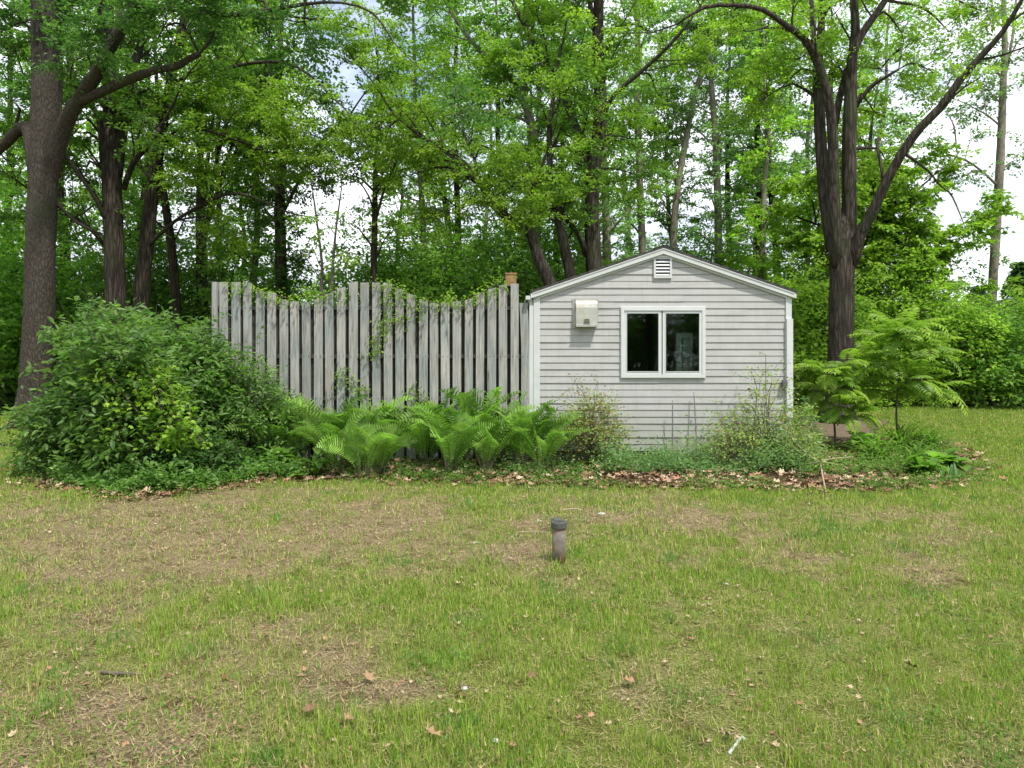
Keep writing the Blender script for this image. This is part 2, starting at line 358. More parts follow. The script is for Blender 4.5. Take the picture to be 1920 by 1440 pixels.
# ------------------------------------------------------------------ ground
R0 = np.random.default_rng(5)
BARE = []
for px, py, wpx, am in [(750,1300,70,.34),(640,1240,60,.2),(560,1165,90,.3),(150,1180,120,.3),(985,1040,40,.5),(1350,1000,120,.2),(250,1010,200,.22),(1290,975,60,.3),(1130,968,40,.3),(1190,1290,60,.25),(430,1080,120,.24),(1480,1050,80,.22),(1740,1060,90,.24),(300,1390,90,.25),(1650,1180,70,.16),(1030,1210,60,.2),(700,980,120,.2),(1560,955,60,.22)]:
    g_ = G(px, py); BARE.append((g_[0], g_[1], wpx/F*g_[1], wpx/F*g_[1]*1.5, am))
def greenness(x, y):
    n = .24*vnoise(x, y, 1.7, 1)+.40*vnoise(x, y, .55, 2)+.36*vnoise(x, y, .2, 3)
    b = np.where(y < 9.6, -.02+.035*np.clip(x, -4, 5), .25)
    b = b+.16*np.exp(-((y-4.6)/.9)**2)-.07*np.exp(-((y-7)/1.2)**2)-.1*np.exp(-((x+1.0)/1.2)**2-((y-3.6)/.5)**2)
    b = b+.25*np.clip((y-8.7)/.6, 0, 1)*(y < 9.6)
    for qx, qy, sx, sy, am in BARE: b = b-am*np.exp(-((x-qx)/sx)**2-((y-qy)/sy)**2)
    b = b-.08*np.exp(-((y-6.9)/1.3)**2)*np.clip(.75-.16*x, .1, 1.2)+.06*(x > 2.5)
    return np.clip(n+b+.11, 0, 1)
xs = np.unique(np.concatenate([np.linspace(-400, -14, 14), np.arange(-14, 16, .16), np.linspace(16, 400, 14)]))
ys = np.unique(np.concatenate([np.linspace(-60, 1.5, 8), np.arange(1.5, 23, .16), np.linspace(23, 900, 16)]))
X, Y = np.meshgrid(xs, ys); Z = np.where((X > -13) & (X < 15) & (Y > 2) & (Y < 9), .03*(vnoise(X, Y, .9, 8)-.5), 0)
b = MB(); nx = len(xs); i, j = np.meshgrid(np.arange(len(ys)-1), np.arange(nx-1), indexing='ij')
b.add(np.stack([X, Y, Z], -1).reshape(-1, 3), np.stack([i*nx+j, i*nx+j+1, (i+1)*nx+j+1, (i+1)*nx+j], -1).reshape(-1, 4), np.repeat(greenness(X, Y).reshape(-1, 1), 3, 1))
set_props(b.build('ground', M_lawn), 'patchy lawn of green and straw coloured grass', None, None, 'structure')

bed_px = [(30,872),(70,900),(150,918),(260,932),(360,922),(450,906),(560,899),(680,896),(800,902),(920,906),(1000,905),(1120,912),(1300,913),(1450,917),(1600,918),(1720,912),(1790,902),(1822,880),(1800,850),(1745,826)]
BED = [tuple(G(*p)[:2]) for p in bed_px]+[(7.2, 13.9), (6.6, 15.8), (4.4, 16.2), (4.3, 18), (-7.6, 18), (-6.9, 11)]
BED = np.array(BED)
def inside(poly, x, y):
    x = np.asarray(x); y = np.asarray(y); c = np.zeros(x.shape, bool); n = len(poly); j = n-1
    for i in range(n):
        xi, yi = poly[i]; xj, yj = poly[j]
        c ^= ((yi > y) != (yj > y)) & (x < (xj-xi)*(y-yi)/(yj-yi+1e-12)+xi); j = i
    return c
def sheet(name, poly, z, m, label):
    o = MB().add([(x, y, z) for x, y in poly], [tuple(range(len(poly)))]).build(name, m)
    return set_props(o, label, None, None, 'structure')
# wobble the edge of the bed
fine = []
for a, c in zip(BED, np.roll(BED, -1, 0)):
    n = max(1, int(np.linalg.norm(c-a)/.12))
    for k in range(n):
        p = a+(c-a)*k/n; p = p+(np.array((0, .16*(vnoise(p[0], 0, .35, 5)-.5)+R0.uniform(-.02, .02))) if p[1] < 10 else 0); fine.append(tuple(p))
sheet('mulch_bed', fine, .022, M_mulch, 'brown mulch of the planting bed in front of the fence and shed')
ff = [(-200, 19.2), (-12, 19.4), (-6, 18.6), (0, 18.4), (4.5, 19), (5.6, 21.4), (10, 21.8), (16, 22), (40, 21.5), (200, 22), (200, 260), (-200, 260)]
sheet('forest_floor', ff, .008, M_floor, 'dark leafy ground under the woods')
dp = [tuple(G(*p)[:2]) for p in [(1490,836),(1560,838),(1618,828),(1645,808),(1665,793),(1635,784),(1590,781),(1540,779),(1500,784),(1470,795)]]
dpf = []
for a, c in zip(dp, dp[1:]+dp[:1]):
    for k in range(12): dpf.append((a[0]+(c[0]-a[0])*k/12+R0.uniform(-.015, .015), a[1]+(c[1]-a[1])*k/12+R0.uniform(-.02, .02)))
sheet('dirt_path', dpf, .030, M_dirt, 'bare brown dirt between the shed and the big forked tree')

# ------------------------------------------------------------------ grass and litter
def grass():
    r = np.random.default_rng(11); n = 900000
    u = r.random(n); d = (2.4**.4+u*(21.9**.4-2.4**.4))**2.5
    x = r.uniform(-1, 1, n)*(.72*d+2.0); y = d
    g = greenness(x, y)+r.normal(0, .07, n)
    tuft = vnoise(x, y, .09, 21)*.6+vnoise(x, y, .22, 22)*.4
    xj = x+r.normal(0, .05, n); yj = y+r.normal(0, .12, n)
    keep = (r.random(n) < np.clip((g-.2)*1.9, .15, 1)*np.clip(tuft*2.6-.55, .05, 1)) & ~inside(BED, xj, yj) & ~inside(np.array(dp), xj, yj)
    keep &= ~((x > .2) & (x < 4.3) & (y > 10.8) & (y < 16))
    keep &= (y < 19) | (x > 5)
    x, y, d, g, tuft = x[keep], y[keep], d[keep], g[keep], tuft[keep]; n = len(x)
    az = r.uniform(0, 2*np.pi, n); el = np.radians(r.uniform(45, 90, n))
    xd = np.stack([np.cos(az)*np.cos(el), np.sin(az)*np.cos(el), np.sin(el)], -1)
    side = np.stack([-np.sin(az+r.normal(0, .5, n)), np.cos(az), np.zeros(n)], -1); nd = np.cross(side, xd)
    ln = r.uniform(.022, .078, n)*(.6+.8*tuft)*np.where(d > 11, .8, 1); ln = np.where(r.random(n) < .03, ln*1.7, ln)
    wd = .0038*np.maximum(1, d/4.0)*r.uniform(.7, 1.3, n)
    dead = r.random(n) < np.clip(.30-.35*(g-.5), .05, .5)
    t = r.random((n, 1)); c = (1-t)*np.array((.11, .225, .025))+t*np.array((.31, .40, .06)); c = c*r.uniform(.75, 1.2, (n, 1))
    dk = (vnoise(x, y, .25, 30) > .8)[:, None]; c = np.where(dk, c*np.array((.5, .8, .8)), c)
    c = np.where(dead[:, None], np.array((.50, .42, .20))*r.uniform(.5, 1.1, (n, 1)), c)
    b = MB()
    b.scatter([(0,.5,0),(0,-.5,0),(.55,.38,.06),(.55,-.38,.06),(1,0,-.12)], [(0,1,3),(0,3,2),(2,3,4)], np.stack([x, y, np.zeros(n)-.003], -1), xd, nd, ln, c, wd)
    set_props(b.build('grass', M_grass), 'short green and yellowed grass blades over the lawn', 'grass', None, 'stuff')
    # straw thatch lying flat
    n = 150000; u = r.random(n); d = (2.4**.5+u*(13**.5-2.4**.5))**2
    x = r.uniform(-1, 1, n)*(.72*d+2.0); y = d; g = greenness(x, y)
    k = (r.random(n) < np.clip(1.15-g, .15, 1)) & ~inside(BED, x, y) & ~((x > .2) & (x < 4.3) & (y > 10.8)); x, y, d = x[k], y[k], d[k]; n = len(x)
    az = r.uniform(0, 2*np.pi, n); xd = np.stack([np.cos(az), np.sin(az), r.uniform(-.05, .35, n)], -1)
    b = MB(); b.scatter([(0,.5,0),(0,-.5,0),(1,0,0)], [(0,1,2)], np.stack([x, y, r.uniform(.012, .022, n)], -1), xd, np.tile((0, 0, 1.), (n, 1)), r.uniform(.02, .07, n),
                        np.array((.44, .36, .19))*r.uniform(.25, 1.15, (n, 1)), .0034*np.maximum(1, d/4.2))
    set_props(b.build('straw_thatch', M_dry), 'dry straw thatch lying between the grass blades', 'thatch', None, 'stuff')
grass()

DRY = ([(0,0,0),(.15,.35,.12),(.4,.2,-.02),(.65,.42,.16),(.7,.12,.02),(1,.05,.14),(.7,-.16,.0),(.6,-.4,.18),(.36,-.22,-.02),(.12,-.33,.14),(.4,0,-.04)],
       [(0,10,1),(1,10,2),(2,10,3),(3,10,4),(4,10,5),(5,10,6),(6,10,7),(7,10,8),(8,10,9),(9,10,0)])
def litter():
    r = np.random.default_rng(12); b = MB(); n = 9000
    x = r.uniform(-7, 8, n); y = r.uniform(8.4, 13.5, n)
    k = inside(BED, x, y) & ((y < 10.8) | (x > 4.3)); x, y = x[k], y[k]
    z = r.uniform(.025, .06, len(x))+.05*vnoise(x, y, .4, 3)
    # the edge of the bed and strays over the lawn
    m = 1700; q = R0.integers(0, 19, m); t = r.random((m, 1)); e = BED[q]*(1-t)+BED[q+1]*t+r.normal(0, .16, (m, 2))
    s = 3300; dd = r.uniform(2.5, 10, s); sx = r.uniform(-1, 1, s)*.75*dd; dd[:1000] = r.uniform(12.5, 19, 1000); sx[:1000] = r.uniform(5.2, 9.5, 1000)
    x = np.concatenate([x, e[:, 0], sx]); y = np.concatenate([y, e[:, 1], dd]); z = np.concatenate([z, r.uniform(.02, .05, m), r.uniform(.01, .025, s)])
    n = len(x); az = r.uniform(0, 2*np.pi, n)
    xd = np.stack([np.cos(az), np.sin(az), r.uniform(-.3, .3, n)], -1); nd = np.stack([r.normal(0, .35, n), r.normal(0, .35, n), np.ones(n)], -1)
    pal = np.array([(.36, .21, .13), (.25, .14, .09), (.38, .27, .18), (.15, .075, .045), (.48, .36, .25)])[r.integers(0, 5, n)]
    size = r.uniform(.05, .12, n); size[-s:] = r.uniform(.012, .04, s)
    b.scatter(*DRY, np.stack([x, y, z], -1), xd, nd, size, pal*r.uniform(.7, 1.15, (n, 1)))
    set_props(b.build('leaf_litter', M_dry), 'brown dead leaves along the bed edge and sprinkled over the lawn', 'leaf litter', None, 'stuff')
litter()

# ------------------------------------------------------------------ shed
D = 10.9
def wx(px): return (px-960)/F*D
def wz(py): return CH+(HY-py)/F*D
XL, XR, XC = wx(1002), wx(1483), wx(1242.5)
ZE, ZP = wz(553), wz(471)
shed = thing('shed', 'small gabled shed with greyish white lap siding and a double window', 'shed', (XC, D, 0))
def sb(name, mb, m, parent=None, smooth=False):
    """part of the shed given in world coordinates"""
    o = mb.build(name, m, shed if parent is None else parent, smooth)
    me = o.data; v = np.zeros(len(me.vertices)*3, np.float32); me.vertices.foreach_get('co', v)
    v = v.reshape(-1, 3)-np.array((XC, D, 0), np.float32); me.vertices.foreach_set('co', v.ravel()); me.update()
    return o
def xr(z):
    if z <= ZE: return XL, XR
    t = max(0, (ZP-z)/(ZP-ZE)); return XC-(XC-XL)*t, XC+(XR-XC)*t
hx0, hx1, hz0, hz1 = wx(1170), wx(1315), wz(702), wz(582)
zb = wz(845); pitch = 12.72/F*D; b = MB(); k = 0
while zb+k*pitch < ZP-.02:
    z0, z1 = zb+k*pitch, min(zb+(k+1)*pitch, ZP-.001)
    cuts = sorted({z0, z1}|{z for z in (hz0, hz1, ZE) if z0 < z < z1})
    wob = .0015*math.sin(k*2.3)
    yo = lambda z: D-.012*(1-(z-z0)/pitch)+wob
    for a, c in zip(cuts[:-1], cuts[1:]):
        (a0, a1), (c0, c1) = xr(a), xr(c)
        if a >= hz0-1e-6 and c <= hz1+1e-6: segs = [(a0, hx0, c0, hx0), (hx1, a1, hx1, c1)]
        else: segs = [(a0, a1, c0, c1)]
        for p0, p1, q0, q1 in segs:
            if a < wz(832) and p1 > wx(1253): p1 = q1 = wx(1253)
            jt = XL+.45+(k*1.37+.3*math.sin(k*5.1)) % (XR-XL-.7); fj = (jt-p0)/(p1-p0) if p1 > p0 else 2
            nn = max(2, int((p1-p0)/.22)); fs = sorted(set([q/nn for q in range(nn+1)])|({fj} if .04 < fj < .96 else set()))
            for f0, f1 in zip(fs[:-1], fs[1:]):
                pr = .0025 if f1 <= fj+1e-9 and fj < 1 else 0
                x0_, x1_, u0_, u1_ = p0+(p1-p0)*f0, p0+(p1-p0)*f1, q0+(q1-q0)*f0, q0+(q1-q0)*f1
                w0_ = .0022*(float(vnoise(x0_, k*3.3, .5, 2))-.5)-pr; w1_ = .0022*(float(vnoise(x1_, k*3.3, .5, 2))-.5)-pr
                s0_ = .003*(float(vnoise(x0_, k*1.0, 1.1, 7))-.5); s1_ = .003*(float(vnoise(x1_, k*1.0, 1.1, 7))-.5)
                b.add([(x0_, yo(a)+w0_, a+s0_), (x1_, yo(a)+w1_, a+s1_), (u1_, yo(c)+w1_, c+.004), (u0_, yo(c)+w0_, c+.004)], [(0,1,2,3)])
                if a == z0: b.add([(x0_, yo(a)+w0_, a+s0_), (x1_, yo(a)+w1_, a+s1_), (x1_, D+.003, a+.006), (x0_, D+.003, a+.006)], [(3,2,1,0)])
    k += 1
sb('gable_wall', b, M_sid)
DB = 5.2                                           # shed depth
b = MB()                                           # side and rear walls
b.box(XL+.002, XL+.1, D+.012, D+DB, .16, ZE); b.box(XR-.1, XR-.002, D+.012, D+DB, .16, ZE)
b.box(XL+.1, XC-.3, D+DB-.1, D+DB, .16, ZE); b.box(XC-.3, XC+.75, D+DB-.06, D+DB-.03, .16, 2.15); b.box(XC+.75, XR-.1, D+DB-.1, D+DB, .16, ZE); b.box(XC-.3, XC+.75, D+DB-.1, D+DB, 2.15, ZE)
b.extrude([(XL+.1, ZE), (XR-.1, ZE), (XC, ZP-.05)], D+DB-.1, D+DB)
sb('side_wall', b, M_sid)
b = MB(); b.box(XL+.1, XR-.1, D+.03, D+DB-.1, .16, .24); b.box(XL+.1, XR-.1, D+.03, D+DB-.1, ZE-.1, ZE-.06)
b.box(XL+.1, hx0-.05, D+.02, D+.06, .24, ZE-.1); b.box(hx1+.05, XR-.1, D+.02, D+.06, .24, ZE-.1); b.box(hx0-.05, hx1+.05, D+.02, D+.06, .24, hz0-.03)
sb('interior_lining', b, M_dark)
# a white door frame and lapped panel seen through the right pane
b = MB(); pY = D+.32; fx = (pY/D)
for a, c, y in ((1267, 1277, 0), (1292, 1297, 0)): b.box(wx(a)*fx, wx(c)*fx, pY-.05, pY+.03, .24, 1.95)
b.box(wx(1277)*fx, wx(1292)*fx, pY-.05, pY+.03, 1.87, 1.95)
for q in range(15): b.obox((wx(1280)*fx, pY, .3+q*.11), (wx(1292)*fx, pY, .3+q*.11), .1, .012)
sb('inner_door_frame', b, M_wfr)
# roof
OH = .075; sl = (ZP-ZE)/((XR-XL)/2); th = .035
b = MB()
for s in (-1, 1):
    xe = XC+s*((XR-XL)/2+.06); zt = ZP+.075; ze = zt-sl*abs(xe-XC)
    poly = [(XC, zt), (xe, ze), (xe, ze-th), (XC, zt-th)]
    if s > 0: poly = poly[::-1]
    b.extrude(poly, D-OH, D+DB+.1)
    b.extrude([(XC, zt+.014), (XC+s*.15, zt+.014-sl*.15), (XC+s*.15, zt-sl*.15+.002), (XC, zt+.002)][::(1 if s < 0 else -1)], D-OH-.004, D+DB+.1)
sb('roof', b, M_shing)
for s in (-1, 1):
    xe = XC+s*((XR-XL)/2+.055); zt = ZP+.075-th-.001; ze = zt-sl*abs(xe-XC)
    b = MB(); h = .085
    b.extrude([(XC, zt), (xe, ze), (xe, ze-h*.9), (XC, zt-h)][::(1 if s < 0 else -1)], D-OH+.006, D-OH+.026)
    h2 = h-.004
    b.extrude([(XC, zt-.004), (xe-s*.03, ze+.03*sl-.004), (xe-s*.03, ze+.03*sl-.018), (XC, zt-.018)][::(1 if s < 0 else -1)], D-OH-.003, D-OH+.004)
    # soffit and frieze
    b.extrude([(XC, zt-.02), (xe, ze-.02), (xe, ze-.034), (XC, zt-.034)][::(1 if s < 0 else -1)], D-OH+.027, D-.018)
    zf = zt-h+.01; b.extrude([(XC, zf), (xe-s*.07, zf-sl*abs(xe-s*.07-XC)), (xe-s*.07, zf-.04-sl*abs(xe-s*.07-XC)), (XC, zf-.04)][::(1 if s < 0 else -1)], D-.034, D-.017)
    sb('rake_board', b, M_trim)
# corner posts, downspouts
b = MB(); b.box(XL-.012, XL+.082, D-.028, D+.10, .17, ZE-.02); sb('corner_trim', b, M_trim)
b = MB(); b.box(XR-.085, XR+.002, D-.028, D+.10, .30, ZE-.02); sb('corner_trim', b, M_trim)
b = MB(); b.box(XR-.082, XR+.010, D-.06, D-.029, wz(782), wz(598)); sb('downspout', b, M_wfr)
b = MB(); b.box(XL-.075, XL-.014, D-.02, D+.06, .2, ZE-.16); b.tube([(XL-.045, D+.02, ZE-.17), (XL-.05, D+.02, ZE-.1), (XL-.08, D+.02, ZE-.03)], .032, 8); sb('downspout', b, M_wfr)
b = MB(); b.box(XL-.13, XL-.062, D-.11, D+DB, ZE-.075, ZE-.02); sb('gutter', b, M_trim)
# foundation
b = MB(); b.box(wx(1253)+.002, XR-.02, D-.006, D+.1, 0, zb+2*pitch-.001); b.box(wx(1253)-.03, wx(1253)+.05, D-.035, D-.008, 0, wz(830)); sb('foundation', b, M_conc)
b = MB(); b.box(XL+.1, wx(1210), D+.12, D+.3, 0, .17); sb('foundation', b, M_conc)
# window
def frame_ring(b, x0, x1, z0, z1, t, y0, y1):
    b.box(x0, x1, y0, y1, z1-t, z1); b.box(x0, x1, y0, y1, z0, z0+t); b.box(x0, x0+t, y0, y1, z0+t, z1-t); b.box(x1-t, x1, y0, y1, z0+t, z1-t)
b = MB(); X0, X1, Z0, Z1 = wx(1164), wx(1321), wz(708), wz(576)
frame_ring(b, X0, X1, Z0, Z1, .045, D-.045, D+.02); frame_ring(b, X0-.012, X1+.012, Z0-.012, Z1+.012, .012, D-.022, D+.01)
b.box(X0+.046, X1-.046, D-.05, D-.036, Z1-.052, Z1-.046)
win = sb('window', b, M_wfr)
for a, c in ((1168.5, 1240.2), (1241.2, 1316.5)):
    b = MB(); frame_ring(b, wx(a)+.004, wx(c)-.004, Z0+.047, Z1-.047, .044, D-.034, D+.012)
    q = wx(a)+.048, wx(c)-.048; frame_ring(b, q[0]-.006, q[1]+.006, Z0+.085, Z1-.085, .009, D-.040, D-.0345)
    s = sb('sash', b, M_wfr, win)
    b = MB(); b.box(q[0]-.002, q[1]+.002, D-.012, D-.008, Z0+.09, Z1-.09); sb('pane', b, M_glass, win)
# gable vent
b = MB(); a0, a1, c0, c1 = wx(1225), wx(1259), wz(522), wz(480)
frame_ring(b, a0, a1, c0, c1, .03, D-.04, D-.016); v = sb('gable_vent', b, M_trim)
b = MB(); b.box(a0+.03, a1-.03, D-.0175, D-.0165, c0+.03, c1-.03); sb('vent_backing', b, M_black, v)
for q in range(6):
    z = c0+.045+q*(c1-c0-.075)/5.3; b = MB()
    b.add([(a0+.03, D-.036, z-.008), (a1-.03, D-.036, z-.008), (a1-.03, D-.020, z+.014), (a0+.03, D-.020, z+.014),
           (a0+.03, D-.036, z-.002), (a1-.03, D-.036, z-.002), (a1-.03, D-.020, z+.02), (a0+.03, D-.020, z+.02)], [(3,2,1,0),(4,5,6,7),(0,1,5,4),(2,3,7,6)]); sb('louver', b, M_trim, v)
# exhaust hood
b = MB(); a0, a1, c0, c1 = wx(1073), wx(1121), wz(614), wz(560)
b.box(a0, a1, D-.024, D-.012, c0+.03, c1); h0, h1 = wx(1079), wx(1118)
prof = [(.0, c1-.02), (.035, c1-.024), (.065, c1-.045), (.085, c1-.08), (.1, c1-.14), (.115, c0+.05), (.12, c0+.01)]
V = []
for y, z in prof: V += [(h0, D-.02-y, z), (h1, D-.02-y, z)]
b.add(V, [(2*i, 2*i+2, 2*i+3, 2*i+1) for i in range(len(prof)-1)])
for x, sgn in ((h0, 1), (h1, -1)):
    poly = [(x, D-.02-y, z) for y, z in prof]+[(x, D-.02, c0+.01)]
    b.add(poly, [tuple(range(len(poly)))[::sgn]])
b.box(h0-.006, h1+.006, D-.146, D-.138, c0+.005, c0+.03); b.box(a0+.01, a0+.035, D-.05, D-.025, c0-.01, c0+.03)
hood = sb('exhaust_hood', b, M_hood)
b = MB()
for q in range(4): 
    cx_ = (h0+h1)/2; y = D-.02-.1155-.003*(.5); b.box(cx_-.05+.008*q*.5, cx_+.05-.008*q*.5, D-.141, D-.1345, c0+.045+q*.022, c0+.052+q*.022)
sb('hood_slots', b, M_black, hood)
b = MB(); b.box(wx(1464), wx(1472.5), D-.09, D-.03, wz(726), wz(712)); b.box(wx(1466), wx(1470), D-.10, D-.09, wz(723), wz(715)); sb('outlet_box', b, M_grey)

# ------------------------------------------------------------------ fence
tops = [(420,529),(443,529),(465,529),(488,545),(510,548),(532,562),(553,565),(575,567),(597,560),(618,550),(640,540),(663,529),(684,530),(706,530),(728,531),(750,541),(771,552),(794,562),(814,568),(835,568),(857,565),(879,561),(900,551),(922,541),(943,534),(965,532),(985,568)]
fence = thing('fence', 'weathered grey board fence with a wavy scalloped top beside the shed', 'fence', (wx(700), D, 0))
fo = np.array((wx(700), D, 0))
rf = random.Random(3)
def fpart(name, mb, m):
    o = mb.build(name, m, fence); me = o.data; v = np.zeros(len(me.vertices)*3, np.float32); me.vertices.foreach_get('co', v)
    me.vertices.foreach_set('co', (v.reshape(-1, 3)-fo).astype(np.float32).ravel()); me.update(); return o
for i, (px, py) in enumerate(tops):
    hw = .062+rf.uniform(-.003, .003); x = wx(px); tl = rf.uniform(-.012, .012); zt = wz(py)
    nxt = tops[min(i+1, 26)][1]-tops[max(i-1, 0)][1]; slope = -nxt*.25/F*D if abs(nxt) < 30 else 0
    y = D+rf.uniform(-.006, .006)-.02; bow = rf.uniform(-.012, .012)
    b = MB(); zz = np.linspace(.06, 1, 8); V = []
    for t in zz:
        z = .07+(zt-.07)*(t-.06)/.94; xo = x+tl*(t-.5)+(-.06*max(0, t-.75)*4*.5 if i == 26 else 0); yo_ = y+bow*math.sin(t*3.1)
        top = t == zz[-1]
        V += [(xo-hw, yo_, z-(slope/2 if top else 0)), (xo+hw, yo_, z+(slope/2 if top else 0)), (xo+hw, yo_+.02, z+(slope/2 if top else 0)), (xo-hw, yo_+.02, z-(slope/2 if top else 0))]
    Fc = [(4*q+a, 4*q+(a+1) % 4, 4*q+4+(a+1) % 4, 4*q+4+a) for q in range(7) for a in range(4)]+[(28, 29, 30, 31), (3, 2, 1, 0)]
    b.add(V, Fc)
    for zr in (wz(577), wz(668), wz(747)):
        for q in (-.035, .035):
            b.box(x+q-.004, x+q+.004, y-.004+bow*math.sin(zr*1.3), y+.004, zr-.004+rf.uniform(-.01, .01), zr+.005); b.M[-1] = 1
    fpart('board', b, [M_fence, M_black])
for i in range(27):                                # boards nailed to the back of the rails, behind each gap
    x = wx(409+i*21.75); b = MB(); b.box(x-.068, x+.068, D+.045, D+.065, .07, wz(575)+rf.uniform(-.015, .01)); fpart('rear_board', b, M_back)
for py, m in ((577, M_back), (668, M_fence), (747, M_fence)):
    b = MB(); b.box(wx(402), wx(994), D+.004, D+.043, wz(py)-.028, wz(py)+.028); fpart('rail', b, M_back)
b = MB(); b.box(wx(399), wx(408), D-.04, D+.08, 0, wz(529)); fpart('post', b, M_fence)
for px in (706, 957): b = MB(); b.box(wx(px)-.045, wx(px)+.045, D+.068, D+.15, 0, wz(536)); fpart('post', b, M_back)
b = MB(); c = (wx(958), D+.10)
b.box(c[0]-.08, c[0]+.08, c[1]-.07, c[1]+.07, wz(536)+.002, wz(514)); b.box(c[0]-.088, c[0]+.088, c[1]-.078, c[1]+.078, wz(514), wz(511)); b.box(c[0]-.012, c[0]+.012, c[1]-.074, c[1]-.0705, wz(530), wz(527))
set_props(b.build('wooden_box', M_clay), 'small orange brown block on top of the fence post nearest the shed', 'box')

# ------------------------------------------------------------------ vent pipe on the lawn
p = G(1048, 1053)
t = thing('vent_pipe', 'short rusty grey pipe standing upright in the lawn with a dark cap', 'pipe', p, .3)
MB().lathe([(.0, -.05), (.054, -.05), (.054, .1), (.0545, .275), (.05, .28)], sides=28).build('pipe', M_pipe, t, True)
cp = MB(); cp.lathe([(.054, .270), (.063, .270), (.064, .274), (.064, .312), (.060, .318), (.045, .3185), (.044, .313), (.0, .313)], sides=28)
cp.box(-.045, .045, -.008, .008, .3135, .321)
cp.build('cap', M_cap, t)
p = G(1044, 996)
t = thing('vent_pipe', 'dark round cap just behind the upright pipe in the lawn', 'pipe cap', p)
MB().lathe([(.045, 0), (.045, .095), (.04, .097)], sides=20).build('pipe', M_pipe, t, True)
MB().lathe([(.045, .09), (.052, .09), (.052, .115), (.045, .12), (0, .12)], sides=20).build('cap', M_cap, t, True)

# ------------------------------------------------------------------ plants: generators
GREEN = dict(maple=((.06, .14, .022), (.15, .26, .035)), bright=((.10, .19, .02), (.23, .34, .035)),
             dark=((.035, .09, .022), (.085, .17, .03)), pale=((.09, .18, .06), (.19, .29, .10)), fern=((.10, .21, .03), (.23, .38, .07)),
             bush=((.055, .13, .03), (.17, .28, .06)), blue=((.10, .15, .14), (.2, .26, .25)), azalea=((.12, .19, .05), (.30, .36, .10)))
def leafcol(r, n, key, warm=0, tk=None):
    a, c = np.array(GREEN[key])*np.array((1.38, 1.36, 1.5)); t = r.random((n, 1)) if tk is None else np.clip(tk*.75+r.random((n, 1))*.25, 0, 1); col = np.array(a)*(1-t)+np.array(c)*t
    col = col*r.uniform(.8, 1.2, (n, 1))
    if warm: col = np.where(r.random((n, 1)) < warm, np.array((.30, .20, .04))*r.uniform(.6, 1.1, (n, 1)), col)
    return col
def rand_perp(r, T):
    v = r.normal(size=T.shape); v = v-T*np.sum(v*T, -1, keepdims=True); return nrm(v)
DENS = 1.0; LSZ = 1.0
